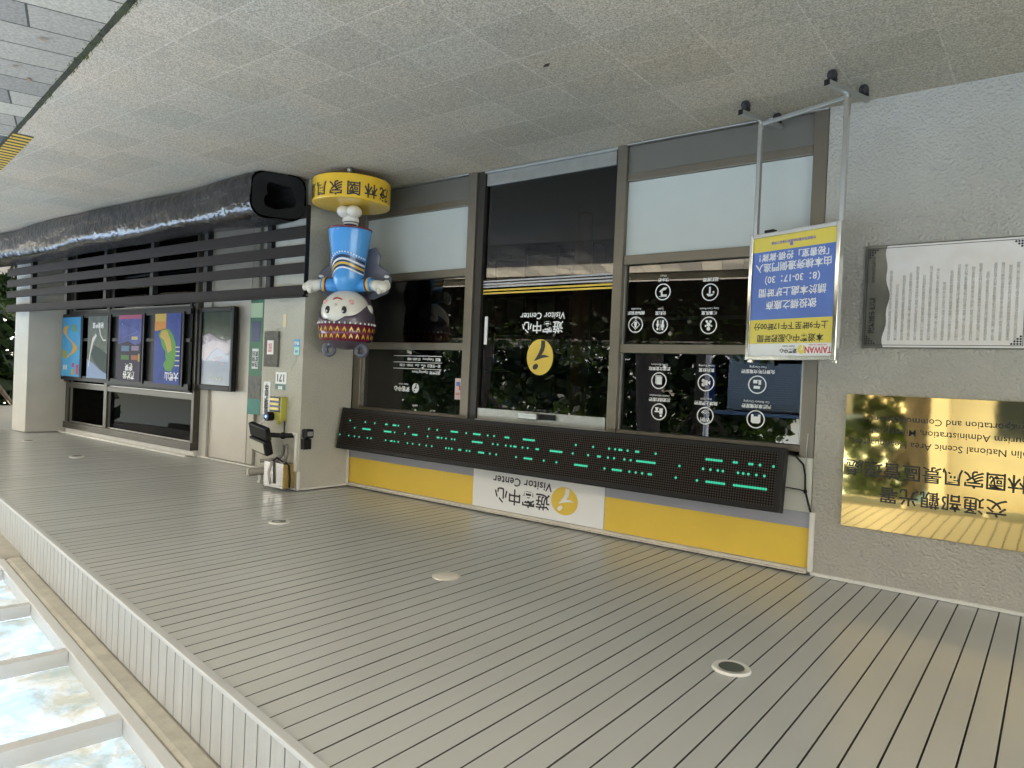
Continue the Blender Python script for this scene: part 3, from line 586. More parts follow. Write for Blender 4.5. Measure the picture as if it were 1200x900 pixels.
part('centre_tile', MB().box(5.79,5.885,3.893,3.8985,1.445,1.575), reflection_and_tile, o); text('tile_lettering', '茂林\n風景\n管理', .03, 5.837, 3.892, 1.51, red_p, o)
o = wallplate('blue_sticker', 'blue and mint sticker near the corner of the pillar', 'sticker', 5.43,5.51,1.43,1.575, mat('sticker_blue', (.08,.36,.62), .4), .003)
part('mint_half', MB().box(5.432,5.508,3.919,3.9205,1.50,1.573), mat('sticker_mint', (.35,.68,.62), .4), o); text('sticker_lettering', '安心', .035, 5.47, 3.9195, 1.465, white, o, bold=.001); text('sticker_lettering', 'OK', .03, 5.47, 3.9185, 1.54, blue_p, o, bold=.001)
wallplate('cream_tag', 'small blank cream tag above the carved plaque level on the pillar', 'tag', 5.64,5.69,1.20,1.32, mat('cream_tag_paint', (.66,.56,.34), .5), .006)
o = wallplate('vertical_notice', 'narrow white vertical notice with black characters at the pillar edge', 'notice', 5.85,5.96,1.83,2.14, white, .004)
tb = text_mb('\n'.join('監視錄影中'), .062, bold=.003, line=.88); tb.xf(lambda p: p+Vector((5.905,3.918,1.985))); part('lettering', tb, ink, o)
o = thing('solar_alarm_light', 'yellow and navy warning lamp with glowing blue eye on the pillar', 'lamp', (5.7,3.9,1.96))
part('body', MB().box(5.60,5.775,3.865,3.923,1.965,2.10), mat('navy_plastic', (.02,.022,.09), .35), o, bev=.008)
for z_ in (1.975,2.018,2.060): part('yellow_bar', MB().box(5.625,5.755,3.858,3.864,z_,z_+.022), yel_p, o)
part('frame', MB().box(5.582,5.599,3.86,3.923,1.96,2.18).box(5.60,5.72,3.872,3.923,2.101,2.18), mat('yellow_plastic', (.42,.40,.06), .4), o, bev=.006)
part('bracket', MB().box(5.64,5.665,3.875,3.9,2.181,2.215), mat('yellow_bracket', (.42,.40,.06), .4), o)
part('lamp_eye', MB().tube([(5.73,3.87,2.145),(5.735,3.81,2.145)], .042, 18), black_pl, o); part('indicator', MB().ball((5.736,3.808,2.145),.012,.006,.012,10,8), led_hot, o)
part('cable', MB().tube([(5.60,3.915,2.18),(5.60,3.915,2.29)], .006), black_pl, o)
o = thing('solar_floodlight', 'black tilted floodlight with a pale panel on an arm from the pillar', 'floodlight', (5.7,3.75,2.2))
cF = Vector((5.70,3.74,2.34)); fl_ = lambda p: Matrix.Rotation(R(9),4,'Y') @ (Matrix.Rotation(R(-18),4,'X') @ (p-cF)) + cF
part('housing', MB().box(5.56,5.84,3.72,3.77,2.21,2.335).box(5.57,5.83,3.70,3.77,2.336,2.475).xf(fl_), black_pl, o, bev=.012); part('panel', MB().box(5.60,5.81,3.692,3.699,2.352,2.452).xf(fl_), mat('pale_lens', (.55,.54,.45), .4), o)
part('arm', MB().tube([(5.60,3.76,2.30),(5.53,3.84,2.305),(5.46,3.92,2.30)], .022, 10), black_pl, o); part('arm_knuckle', MB().ball((5.52,3.85,2.305),.035,.035,.032,12,8), black_pl, o)
part('cable', MB().tube([(5.76,3.78,2.22),(5.77,3.83,2.16),(5.76,3.92,2.13)], .008), whitep, o)
o = thing('pillar_sensor', 'small black motion sensor on the shaded side of the pillar', 'sensor', (5.37,4.0,2.15))
part('base', MB().box(5.33,5.379,3.935,4.02,2.325,2.42), black_pl, o, bev=.006); part('head', MB().box(5.295,5.36,3.93,4.015,2.235,2.315), black_pl, o, bev=.01); part('lens', MB().box(5.288,5.294,3.945,3.998,2.255,2.295), mat('grey_lens', (.3,.3,.3), .2), o)
part('cable', MB().tube([(5.345,3.975,2.315),(5.355,3.975,2.33)], .012), black_pl, o)
o = thing('junction_box', 'shiny steel junction box with grey hoses under the ceiling on the pillar', 'junction box', (5.5,3.8,2.5))
part('box', MB().box(5.43,5.72,3.80,3.922,2.545,2.775), mat('mirror_steel', (.42,.42,.40), .07, 1), o, bev=.004)
part('side_label', MB().box(5.423,5.4295,3.80,3.915,2.555,2.765), mat('ochre_side', (.36,.25,.07), .5, var=.25, vscale=20), o)
part('hose', MB().tube([(5.50,3.86,2.56),(5.47,3.86,2.46),(5.49,3.87,2.39),(5.54,3.88,2.40),(5.56,3.88,2.48),(5.60,3.86,2.53),(5.70,3.83,2.545),(5.8,3.82,2.56)], .017, 10), mat('grey_hose', (.20,.19,.17), .5), o, smooth=True)
part('hose', MB().tube([(5.45,3.84,2.54),(5.40,3.84,2.56),(5.395,3.85,2.68),(5.41,3.86,2.76)], .009, 8), black_pl, o); part('hose', MB().tube([(5.60,3.81,2.54),(5.53,3.80,2.50),(5.46,3.82,2.535)], .008, 8), black_pl, o)
part('hose', MB().tube([(5.58,3.79,2.54),(5.60,3.77,2.64),(5.58,3.78,2.74)], .014, 8), mat('grey_hose_b', (.40,.38,.34), .5), o, smooth=True)
o = thing('security_camera', 'small grey bullet camera hanging under the ceiling beside the junction box', 'camera', (5.85,3.78,2.67))
part('housing', MB().tube([(5.76,3.88,2.65),(5.90,3.77,2.67)], .036, 16), mat('grey_housing', (.25,.235,.20), .4), o); part('lens_ring', MB().tube([(5.90,3.77,2.67),(5.912,3.761,2.671)], .042, 18), whitep, o); part('lens', MB().tube([(5.913,3.760,2.671),(5.917,3.757,2.671)], .03, 16), ink, o)
part('bracket', MB().tube([(5.82,3.84,2.69),(5.82,3.84,2.75),(5.80,3.87,CH-.01)], .018, 10), steel_sat, o)

# ------------------------------------------------------------------ door wall and framed screen
solo('stone_wall', MB().box(7.90,8.06,4.46,4.7,0,CH-.01), stucco_light, 'narrow pale stone strip of wall between the metal door and the window', 'wall')
solo('back_wall', MB().box(6.012,7.00,4.53,4.7,0,CH-.01), stucco_light, 'pale stone wall recessed behind the near pillar', 'wall')
o = thing('metal_door', 'tall plain beige metal door panel behind the framed map', 'door', (7.45,4.5,0))
part('leaf', MB().box(7.12,7.898,4.49,4.53,0,CH-.02), mat('beige_metal', (.50,.46,.40), .4, .1, var=.04, vscale=3), o, bev=.003); part('side_panel', MB().box(7.002,7.118,4.495,4.53,0,CH-.02), mat('beige_metal_side', (.44,.42,.36), .45, .1), o, bev=.003)
wl = MB(); wl.box(6.06,8.06,4.44,4.46,CH-.022,CH-.006); wl.box(8.06,11.7,4.30,4.32,CH-.03,CH-.008)
solo('ceiling_bead', wl, whitep, 'thin cream bead along the ceiling above the door and far window', 'trim')
o = thing('green_poster', 'tall narrow green poster with small notices between the metal door and the pillar', 'poster', (6.98,4.485,1))
part('sheet', MB().box(6.86,7.112,4.482,4.4895,.95,2.22), mat('poster_green', (.05,.20,.10), .5, c2=(.02,.10,.05), vscale=3), o)
for nm, a, mt in (('notice', (6.88,7.105,1.0,1.16), mat('pale_green_print', (.42,.58,.38), .5)), ('notice', (6.92,7.07,1.2,1.42), mat('navy_print', (.03,.035,.14), .4)), ('notice', (6.93,7.05,1.50,1.72), white), ('photo_band', (6.865,7.105,1.80,2.05), mat('dark_collage', (.16,.13,.11), .5, c2=(.03,.06,.05), vscale=26)), ('teal_band', (6.865,7.105,2.052,2.215), mat('teal_print', (.02,.22,.19), .5))):
    part(nm, MB().box(a[0],a[1],4.4795,4.4812,a[2],a[3]), mt, o)
text('lettering', '茂林\n遊憩\n資訊', .06, 6.99, 4.4785, 1.61, ink, o, bold=.001)
mp_ = thing('framed_map', 'black framed glossy map poster of a grey mountain on the beige metal door', 'framed map', (7.72,4.48,1.0))
part('frame', MB().box(7.35,7.40,4.40,4.459,1.035,1.99).box(8.03,8.08,4.40,4.459,1.035,1.99).box(7.401,8.029,4.40,4.459,1.035,1.085).box(7.401,8.029,4.40,4.459,1.93,1.99), black_pl, mp_, bev=.006)
pn = part('print', MB().box(7.401,8.029,4.425,4.455,1.086,1.929), mat('map_blue', (.22,.32,.47), .2, var=.06, vscale=5), mp_)
part('land_shape', MB().prism([(7.402,1.087),(8.028,1.087),(8.028,1.37),(7.9,1.33),(7.78,1.36),(7.66,1.40),(7.53,1.42),(7.402,1.39)], 4.422,4.4245), mat('map_dark_green', (.085,.11,.085), .2, var=.15, vscale=8), pn)
part('land_shape', MB().prism([(7.402,1.391),(7.53,1.421),(7.66,1.401),(7.78,1.361),(7.9,1.331),(8.028,1.371),(8.028,1.62),(7.95,1.66),(7.88,1.60),(7.80,1.54),(7.70,1.50),(7.58,1.53),(7.50,1.58),(7.402,1.50)], 4.422,4.4245), mat('map_lilac', (.40,.35,.42), .2, var=.15, vscale=9), pn)
for a in ((7.62,7.70,1.60,1.62),(7.70,7.80,1.63,1.65),(7.55,7.62,1.68,1.69)): part('land_shape', MB().box(a[0],a[1],4.423,4.4245,a[2],a[3]), mat('map_pink', (.45,.30,.36), .3), pn)
text('lettering', '茂林 Maolin', .05, 7.68, 4.4235, 1.85, white, pn); text('lettering', '山林步道圖', .03, 7.6, 4.4235, 1.22, white, pn)
tex = glass_mat('print_glass', (.95,.96,.97), 1.45, .45)
mp_.location.x -= .04
part('cover_glass', MB().add([(7.402,4.412,1.087),(8.028,4.412,1.087),(8.028,4.412,1.928),(7.402,4.412,1.928)], [(0,1,2,3)]), tex, mp_)

# ------------------------------------------------------------------ far window with the poster rack
wn = thing('window_wall', 'dark bronze framed window wall at the far end behind the poster rack', 'window', (9.9,4.4,0))
fm = bronze_dark; bz = mat('bronze_far', (.085,.08,.065), .4, .5, var=.08)
def wb(n, a, mt=bz): return part(n, MB().box(*a), mt, wn, bev=.003)
wb('sill', (8.062,11.72,4.38,4.47,0,.08)); wb('head', (8.062,11.72,4.36,4.47,2.63,2.72)); wb('rail', (8.062,11.72,4.39,4.47,2.055,2.125)); wb('head_panel', (8.062,11.72,4.40,4.47,2.721,CH-.01), whitep)
wb('rail', (8.062,11.72,4.39,4.47,1.0,1.05)); wb('mullion', (10.36,10.45,4.385,4.468,.081,2.629)); wb('mullion', (11.62,11.72,4.385,4.468,.081,2.629)); wb('mullion', (8.064,8.12,4.385,4.468,.081,2.629))
for a, b in ((8.12,10.36),(10.45,11.62)):
    for z0, z1 in ((.08,1.0),(1.05,2.055),(2.125,2.63)):
        part('pane', MB().add([(a,4.44,z0),(b,4.44,z0),(b,4.44,z1),(a,4.44,z1)], [(0,1,2,3)]), glass_d, wn)
        for q_ in ((a,a+.012,4.415,4.439,z0,z1),(b-.012,b,4.415,4.439,z0,z1),(a+.013,b-.013,4.415,4.439,z1-.012,z1)): part('glazing_bead', MB().box(*q_), steel_sat, wn)
rk = thing('poster_rack', 'black rail rack holding four tall posters in front of the far window', 'rack', (9.9,4.3,1.0))
part('rack_rail', MB().box(8.10,11.75,4.325,4.355,1.05,1.11), black_pl, rk); part('rack_rail', MB().box(8.10,11.75,4.325,4.355,1.94,2.01), black_pl, rk); part('rack_rail', MB().box(8.10,11.7,4.33,4.355,1.40,1.44), black_pl, rk)
part('back_board', MB().box(8.12,10.3,4.36,4.372,1.02,2.04), mat('black_board', (.006,.006,.006), .6), rk)
for xx in (8.16,11.7): part('rack_post', MB().box(xx-.02,xx+.02,4.356,4.384,.95,2.04), black_pl, rk)
PZ0, PZ1 = 1.10, 1.955; YP = 4.31
def poster(x0, x1, label, base):
    o = thing('tall_poster', label, 'poster', ((x0+x1)/2, YP, PZ0), group='posters on the rack')
    part('frame', MB().box(x0-.05,x1+.02,YP+.001,YP+.014,PZ0-.02,PZ1+.02), black_pl, o); p = part('sheet', MB().box(x0,x1,YP-.006,YP,PZ0,PZ1), base, o); return o, p
def pp(par, n, pts, c, k=1): part(n, MB().prism(pts, YP-.007-.001*k, YP-.0062-.001*(k-1)), mat('print_colour', c, .5, spec=.15), par)
def wav(x0, x1, z0, z1, n, w_, ph): # wandering ribbon
    a = []; b = []
    for i in range(n+1):
        t_ = i/n; x_ = x0+(x1-x0)*(.5+.4*math.sin(t_*6.5+ph)); z_ = z0+(z1-z0)*t_; a.append((x_-w_*(.6+.4*math.sin(t_*11)), z_)); b.append((x_+w_*(.6+.4*math.cos(t_*9)), z_))
    return a+b[::-1]
o, p = poster(8.27,8.90,'tall poster with an orange block, deep blue sea and a yellow green coast map', mat('poster_deep_blue', (.03,.05,.25), .5, spec=.15, c2=(.05,.10,.36), vscale=4))
pp(p,'colour_patch',[(8.62,PZ0+.001),(8.899,PZ0+.001),(8.899,PZ0+.21),(8.62,PZ0+.19)],(.62,.26,.06)); pp(p,'colour_patch',[(8.62,PZ0+.001),(8.899,PZ0+.001),(8.88,PZ0+.09),(8.64,PZ0+.1)],(.66,.44,.10),2)
pp(p,'land_shape',[(8.55,1.29),(8.72,1.28),(8.80,1.36),(8.74,1.42),(8.70,1.50),(8.62,1.56),(8.60,1.66),(8.66,1.72),(8.60,1.79),(8.47,1.80),(8.40,1.72),(8.36,1.60),(8.38,1.46),(8.45,1.36)],(.12,.33,.07)); pp(p,'land_shape',[(8.60,1.30),(8.72,1.30),(8.76,1.38),(8.66,1.42),(8.60,1.50),(8.55,1.58),(8.46,1.54),(8.50,1.42)],(.55,.38,.10),2)
text('lettering','大武山', .11, 8.45, YP-.009, 1.85, white, p, bold=.002); 
for z_ in (1.5,1.55,1.6,1.66,1.72): pp(p,'caption_bar',[(8.28,z_),(8.38,z_),(8.38,z_+.014),(8.28,z_+.014)],(.6,.6,.5))
o, p = poster(9.25,9.88,'tall violet night poster with a pink top band and white brush lettering', mat('poster_violet', (.05,.065,.22), .5, spec=.15, c2=(.11,.14,.40), vscale=6))
pp(p,'colour_patch',[(9.251,PZ0+.001),(9.879,PZ0+.001),(9.879,PZ0+.05),(9.251,PZ0+.05)],(.50,.10,.20)); pp(p,'colour_patch',[(9.251,1.46),(9.4,1.49),(9.6,1.44),(9.879,1.48),(9.879,PZ1-.001),(9.251,PZ1-.001)],(.035,.025,.05)); 
for a in ((9.3,9.5,1.5,1.56,(.25,.2,.3)),(9.56,9.78,1.5,1.57,(.1,.2,.3)),(9.3,9.5,1.62,1.68,(.35,.14,.06)),(9.56,9.78,1.62,1.68,(.08,.2,.06)),(9.34,9.5,1.38,1.42,(.5,.46,.2)),(9.27,9.31,1.6,1.7,(.5,.4,.12))): pp(p,'photo_patch',[(a[0],a[2]),(a[1],a[2]),(a[1],a[3]),(a[0],a[3])],a[4],2)
pp(p,'colour_patch',wav(9.3,9.84,1.2,1.4,12,.02,1),(.12,.22,.5),2); text('lettering','茂林谷\n夜遊', .105, 9.55, YP-.010, 1.82, white, p, bold=.003)
o, p = poster(10.20,10.82,'tall dark green poster with a white winding trail line', mat('poster_moss', (.075,.10,.085), .5, spec=.15, c2=(.15,.17,.15), vscale=14))
pp(p,'colour_patch',[(10.201,PZ1-.07),(10.4,PZ1-.12),(10.6,PZ1-.20),(10.819,PZ1-.26),(10.819,PZ1-.001),(10.201,PZ1-.001)],(.24,.34,.52)); pp(p,'colour_patch',[(10.201,1.62),(10.4,1.55),(10.6,1.5),(10.7,1.62),(10.6,1.72),(10.4,1.82),(10.201,1.88)],(.025,.05,.045))
pp(p,'trail_line',[(10.75,1.80),(10.78,1.80),(10.73,1.58),(10.66,1.40),(10.56,1.34),(10.53,1.37),(10.63,1.46),(10.71,1.62)],(.62,.62,.6),2); pp(p,'trail_line',[(10.44,1.27),(10.47,1.27),(10.42,1.37),(10.33,1.44),(10.24,1.44),(10.24,1.42),(10.32,1.42),(10.40,1.36)],(.62,.62,.6),2); text('lettering','秘境步道', .085, 10.5, YP-.008, 1.22, white, p, bold=.002)
o, p = poster(11.07,11.70,'tall sky blue poster with an orange winding map', mat('poster_sky_blue', (.06,.28,.55), .5, spec=.15, c2=(.08,.36,.62), vscale=5))
pp(p,'land_shape',wav(11.18,11.66,1.22,1.70,26,.075,.4),(.62,.33,.06)); pp(p,'land_shape',[(11.22,1.22),(11.34,1.2),(11.3,1.32),(11.2,1.3)],(.25,.35,.08),2); pp(p,'land_shape',[(11.5,1.6),(11.68,1.56),(11.66,1.68),(11.52,1.7)],(.3,.33,.08),2)
for a in ((11.10,11.18,1.78,1.92,(.5,.06,.10)),(11.25,11.33,1.85,1.93,(.45,.35,.06)),(11.24,11.32,1.76,1.82,(.4,.08,.2))): pp(p,'photo_patch',[(a[0],a[2]),(a[1],a[2]),(a[1],a[3]),(a[0],a[3])],a[4],2)
text('lettering','高屏', .08, 11.55, YP-.010, 1.82, white, p, bold=.001)

# far pillar
solo('far_pillar', MB().box(11.80,12.32,3.90,4.50,0,CH-.008), white_plaster, 'square cream pillar at the far end of the porch past the window', 'pillar', bev=.006)

# ------------------------------------------------------------------ slat fence and log
fn = thing('slat_fence', 'low dark brown horizontal slat fence with black posts behind the log', 'fence', (8.5,3.87,0))
fx0, fx1 = 5.31, 12.3; dy = -.03/(fx1-fx0)*0
for z0, z1 in ((.955,1.045),(.755,.85),(.595,.695),(.43,.535),(.26,.36)): part('slat', MB().obox((fx0,3.855,0), (1,-.012,0), (.012,1,0), Z3, (0,fx1-fx0), (0,.03), (z0,z1)), woodf, fn, bev=.004)
part('cap', MB().obox((fx0-.005,3.84,0), (1,-.012,0), (.012,1,0), Z3, (0,fx1-fx0+.01), (0,.06), (1.046,1.06)), woodf, fn, bev=.003)
for xx in (5.90,6.99,8.1,9.24,10.35,11.5): part('post', MB().box(xx-.035,xx+.035,3.89-.012*(xx-fx0),3.95-.012*(xx-fx0),0,1.03), black_pl, fn)
part('end_cap', MB().box(fx0-.008,fx0-.001,3.85,3.893,.25,1.04), black_pl, fn)
lg = thing('hollow_log', 'long black lacquered hollow log lying on the granite floor before the slat fence', 'log', (5.6,3.66,0))
rn = random.Random(11); NS = 40; prof = []
for k in range(NS):
    a = 2*math.pi*k/NS; q = (abs(math.cos(a))**4+abs(math.sin(a))**4)**(-1/4); prof.append((math.cos(a)*q, math.sin(a)*q))
lm = MB(); V = []; NL = 90; hts = []
for i in range(NL):
    t_ = i/(NL-1); X_ = 5.46+t_*7.3; cy = 3.665-.05*t_+.02*math.sin(t_*9); ry = .205+.008*math.sin(t_*14+1)+.006*math.sin(t_*31); rz = .197+.010*math.sin(t_*10+2)+.008*math.sin(t_*23)+.012*t_
    for k, (a, b) in enumerate(prof):
        wob = 1+.018*math.sin(k*1.1+t_*17)+.014*math.sin(k*.5-t_*41)+rn.uniform(-.006,.006)
        sk = 0.07*(a+1)*(-1 if i == 0 else 0)
        V.append((X_-(.10*(a) if i < 3 else .1*a*max(0,1-i/14)), cy+a*ry*wob, max(.0, .198+b*rz*wob)))
F_ = [(i*NS+k, i*NS+(k+1) % NS, (i+1)*NS+(k+1) % NS, (i+1)*NS+k) for i in range(NL-1) for k in range(NS)]
lm.add(V, F_+[tuple((NL-1)*NS+k for k in range(NS))]); part('trunk', lm, lacq, lg, smooth=True)
em = MB(); V = []
inner = []
for k, (a, b) in enumerate(prof):
    V.append((5.459-.10*a, 3.665+a*.195, max(0, .198+b*.19)))
for k, (a, b) in enumerate(prof):
    s_ = .56+.05*math.sin(k*2*math.pi/NS*3+1)+.04*math.sin(k*2*math.pi/NS*5)+.015*math.sin(k*2*math.pi/NS*11); V.append((5.462-.10*a*s_+.0, 3.68+a*.195*s_, .205+b*.19*s_))
for k, (a, b) in enumerate(prof):
    s_ = .5; V.append((6.6, 3.68+a*.195*s_, .205+b*.19*s_))
em.add(V, [(k, NS+k, NS+(k+1) % NS, (k+1) % NS) for k in range(NS)]+[(NS+k, 2*NS+k, 2*NS+(k+1) % NS, NS+(k+1) % NS) for k in range(NS)]+[tuple(2*NS+k for k in range(NS))])
part('hollow_end', em, logend, lg)
part('tag', MB().obox((5.437,3.815,.30), (.456,-.89,0), (.89,.456,0), Z3, (-.02,.02), (-.006,-.003), (-.015,.022)), whitep, lg)


# ------------------------------------------------------------------ figurine
fg = thing('painted_figurine', 'painted statue of a child in a flared blue robe on a round yellow base', 'statue', (4.95,4.05,0), R(-24))
def sg(n, mb, mt, smooth=True, par=None, bev=0, **k): return part(n, mb, mt, par or fg, world=False, smooth=smooth, bev=bev, **k)
gl = lambda n, c, rg=.25: mat(n, c, rg, coat=.3)
pym = gl('glossy_yellow', (.75,.46,.03)); fb = gl('robe_blue', (.06,.32,.72)); skin = gl('cream_paint', (.72,.69,.60)); hair = gl('plum_hair_paint', (.085,.065,.085), .35); maroon = gl('maroon_paint', (.16,.015,.035)); navy = gl('navy_paint', (.015,.03,.09)); capem = gl('slate_cape_paint', (.09,.095,.13), .35)
pl_ = sg('base', MB().lathe([(.33,.062),(.333,.07),(.333,.255),(.328,.264),(.30,.266)], n=64), pym, smooth=False, bev=0)
chars = MB()
for i, ch_ in enumerate('茂林國家風景區'):
    a = R(-170+i*25.5); tm_ = text_mb(ch_, .125, bold=.002, depth=.002)
    tm_.xf(lambda p: Vector((math.cos(a+p.x/.335)*(.3345-p.y), math.sin(a+p.x/.335)*(.3345-p.y), .178+p.z))); chars.add(tm_.v, tm_.f)
sg('lettering', chars, ink, smooth=False, par=pl_)
for k in range(4):
    a = R(45+90*k+24); c_ = sg('caster', MB().lathe([(.001,-.014),(.022,-.014),(.026,-.008),(.026,.008),(.022,.014),(.001,.014)], n=18).xf(lambda p: Vector((math.cos(a)*.27+p.z, math.sin(a)*.27+p.x, .0265+p.y))), steel_sat, False)
    sg('caster_fork', MB().box(math.cos(a)*.27-.018,math.cos(a)*.27+.018,math.sin(a)*.27-.012,math.sin(a)*.27+.012,.045,.062), black_pl, False, par=c_)
sg('boots', MB().ball((-.045,-.03,.318),.062,.085,.055).ball((.045,-.03,.318),.062,.085,.055).lathe([(.05,.325),(.062,.37),(.066,.40),(.06,.405)], (0,0,0), 24, 1.15, .95), skin)
sg('leggings', MB().lathe([(.058,.405),(.060,.50)], n=24), navy); sg('legging_band', MB().lathe([(.061,.412),(.062,.426)], n=24), whitep)
rb = sg('robe', MB().lathe([(.17,.478),(.186,.480),(.186,.49),(.172,.58),(.155,.70),(.142,.80),(.136,.88),(.130,.95),(.095,1.0),(.055,1.03)], n=48), fb)
sg('hem', MB().lathe([(.168,.462),(.187,.464),(.190,.470),(.187,.479),(.17,.479)], n=48), maroon, par=rb)
def robe_r(z):
    P_ = [(.186,.49),(.172,.58),(.155,.70),(.142,.80),(.136,.88),(.130,.95),(.095,1.0)]
    for (r1,z1),(r2,z2) in zip(P_, P_[1:]):
        if z1 <= z <= z2: return r1+(r2-r1)*(z-z1)/(z2-z1)
    return .186 if z < .49 else .09
def sash(z_of, w_, off, mt, n=40):
    v = []; 
    for i in range(n+1):
        a = R(-180+180*i/n); z_ = z_of(i/n)
        for zz in (z_-w_, z_+w_): v.append(((robe_r(zz)+off)*math.cos(a), (robe_r(zz)+off)*math.sin(a), zz))
    sg('sash', MB().add(v, [(2*i, 2*i+2, 2*i+3, 2*i+1) for i in range(n)]), mt, par=rb)
zo = lambda d: (lambda t_: .80+d-.07*math.sin(math.pi*t_)+.07*(t_-.5)+.012*math.sin(9*t_))
sash(zo(0), .012, .004, navy); sash(zo(.024), .008, .004, white); sash(zo(.042), .007, .004, navy); sash(zo(.060), .009, .0045, pym); sash(zo(.08), .008, .004, navy); sash(zo(.098), .006, .004, white)
bd_ = MB()
for i in range(20):
    t_ = (i+.5)/20; a = R(-180+180*t_); z_ = zo(-.035)(t_); q = robe_r(z_)+.002; bd_.ball((q*math.cos(a), q*math.sin(a), z_), .007,.007,.008,8,6)
sg('bead', bd_, white, par=rb)
for sx_ in (-1,1):
    ar = sg('sleeve', MB().tube([(sx_*.09,0,.955),(sx_*.17,-.01,.95),(sx_*.235,-.02,.945)], [.06,.058,.062], 18), fb)
    sg('cuff', MB().tube([(sx_*.205,-.016,.947),(sx_*.222,-.019,.946)], [.0635,.0645], 18), pym, par=ar); sg('cuff', MB().tube([(sx_*.188,-.013,.948),(sx_*.2,-.015,.947)], [.0625,.063], 18), maroon, par=ar)
    hm = MB().tube([(sx_*.232,-.02,.945),(sx_*.275,-.03,.955),(sx_*.31,-.035,.965)], [.045,.048,.055], 16).ball((sx_*.335,-.04,.968),.055,.05,.055,18,12).ball((sx_*.325,-.075,1.005),.022,.03,.03,12,8)
    for j in range(3): hm.ball((sx_*.378,-.07+.03*j,.965+.012*(1-j)),.022,.017,.035,12,8)
    sg('hand', hm, skin)
sg('neck', MB().lathe([(.055,.99),(.052,1.06)], n=20), skin)
hd = sg('head', MB().ball((0,-.02,1.20),.215,.20,.205,36,22), skin)
V = []; nn, mm = 72, 16
for k in range(nn):
    a = 2*math.pi*k/nn; fr_ = max(0, -math.sin(a)); side = abs(math.cos(a))
    zb = 1.08-.02*side+fr_**.7*(.185+.022*abs(math.sin(4.2*a+.6))-.02*math.sin(2*a))
    c_ = max(-.95, min(.95, (zb-1.27)/.245)); thb = math.acos(c_)
    for i in range(mm+1):
        th = .02+(thb-.02)*i/mm; q = math.sin(th)*(1.0+.02*(i == mm)); V.append((.245*q*math.cos(a), .225*q*math.sin(a), 1.27+.245*math.cos(th)))
hcm = MB().add(V, [(k*(mm+1)+i, k*(mm+1)+i+1, ((k+1) % nn)*(mm+1)+i+1, ((k+1) % nn)*(mm+1)+i) for k in range(nn) for i in range(mm)]+[tuple(k*(mm+1) for k in range(nn))])
ho = sg('hair', hcm, hair); so_ = ho.modifiers.new('thickness', 'SOLIDIFY'); so_.thickness = .012; so_.offset = -1
sg('hair', MB().ball((0,.07,1.17),.20,.15,.20,28,16), hair)
bn_ = MB(); PB = [(.2535,1.315),(.2535,1.43)]
sg('headband', MB().lathe([(.238,1.298),(.2505,1.302),(.2235,1.440),(.206,1.444)], n=48, sy=.92), maroon)
zz_ = MB()
for i in range(26):
    a = 2*math.pi*i/26
    for (zc, s_) in ((1.342,1),(1.402,-1)):
        q = (.2455 if zc < 1.37 else .2345); P_ = []
        for (da, dz) in ((-.06,.026),(.0,.0),(.06,.026),(.06,.006),(.0,-.022),(-.06,.006)): P_.append((a+da*1.0, zc+dz))
        v = [((q+.002)*math.cos(b), (q+.002)*.92*math.sin(b), zz) for b, zz in P_]; zz_.add(v, [(0,1,4,5),(1,2,3,4)])
sg('headband_pattern', zz_, pym, smooth=False)
gm_ = MB()
for i in range(34):
    a = 2*math.pi*(i+.5)/34; gm_.ball((.247*math.cos(a), .247*.92*math.sin(a), 1.292), .008,.008,.010,8,6)
sg('bead', gm_, white)
for sx_ in (-1,1):
    sg('hair_loop', MB().tube([(sx_*.15+math.cos(R(q_))*.048*(1-.35*q_/520)*sx_, -.005, 1.515+math.sin(R(q_))*.048*(1-.35*q_/520)) for q_ in range(-110,420,18)], [.026-.008*q_/530 for q_ in range(0,530,18)], 12).ball((sx_*.13,.0,1.47),.04,.04,.03,14,8), capem)
    ax_, ay_ = sx_*.075, -.02
    q = math.sqrt(max(0, 1-(ax_/.215)**2-((1.185-1.20)/.205)**2)); e_ = sg('eye', MB().ball((ax_,-.02-.2*q,1.185),.024,.010,.032,16,10), ink, par=hd)
    sg('eye_glint', MB().ball((ax_+.006,-.02-.2*q-.009,1.196),.007,.004,.008,8,6), white, par=e_)
    ax_ = sx_*.115; q = math.sqrt(1-(ax_/.215)**2-((1.115-1.20)/.205)**2); sg('blush', MB().ball((ax_,-.017-.2*q,1.115),.028,.012,.022,14,8), gl('blush_paint', (.66,.33,.30), .4), par=hd)
    sg('ear', MB().ball((sx_*.205,.01,1.17),.03,.045,.05,14,10), skin, par=hd)
q = math.sqrt(1-((1.09-1.2)/.205)**2); sg('mouth', MB().tube([(-.042,-.02-.2*q+.006,1.098),(-.02,-.02-.2*q-.001,1.085),(0,-.02-.2*q-.003,1.082),(.02,-.02-.2*q-.001,1.085),(.042,-.02-.2*q+.006,1.098)], .007, 8), gl('lip_red', (.45,.03,.04), .4), par=hd)
sg('nose', MB().ball((0,-.222,1.145),.014,.014,.013,10,8), skin, par=hd)
cp_ = [(0,1.05),(.2,1.06),(.33,1.0),(.36,.88),(.31,.80),(.24,.76),(.25,.68),(.2,.6),(.12,.62),(0,.66)]
cpts = cp_+[(-a, b) for a, b in cp_[::-1][1:-1]]
cpo = sg('cape', MB().prism(cpts[::-1], .10, .125), capem, smooth=False, bev=.01)
sp_ = MB()
for sx_ in (-1,1):
    for j in range(3): sp_.disc(sx_*.315, .86+j*.04, .024, .093, .099, .012, 14)
sg('cape_spot', sp_, white, smooth=False, par=cpo)

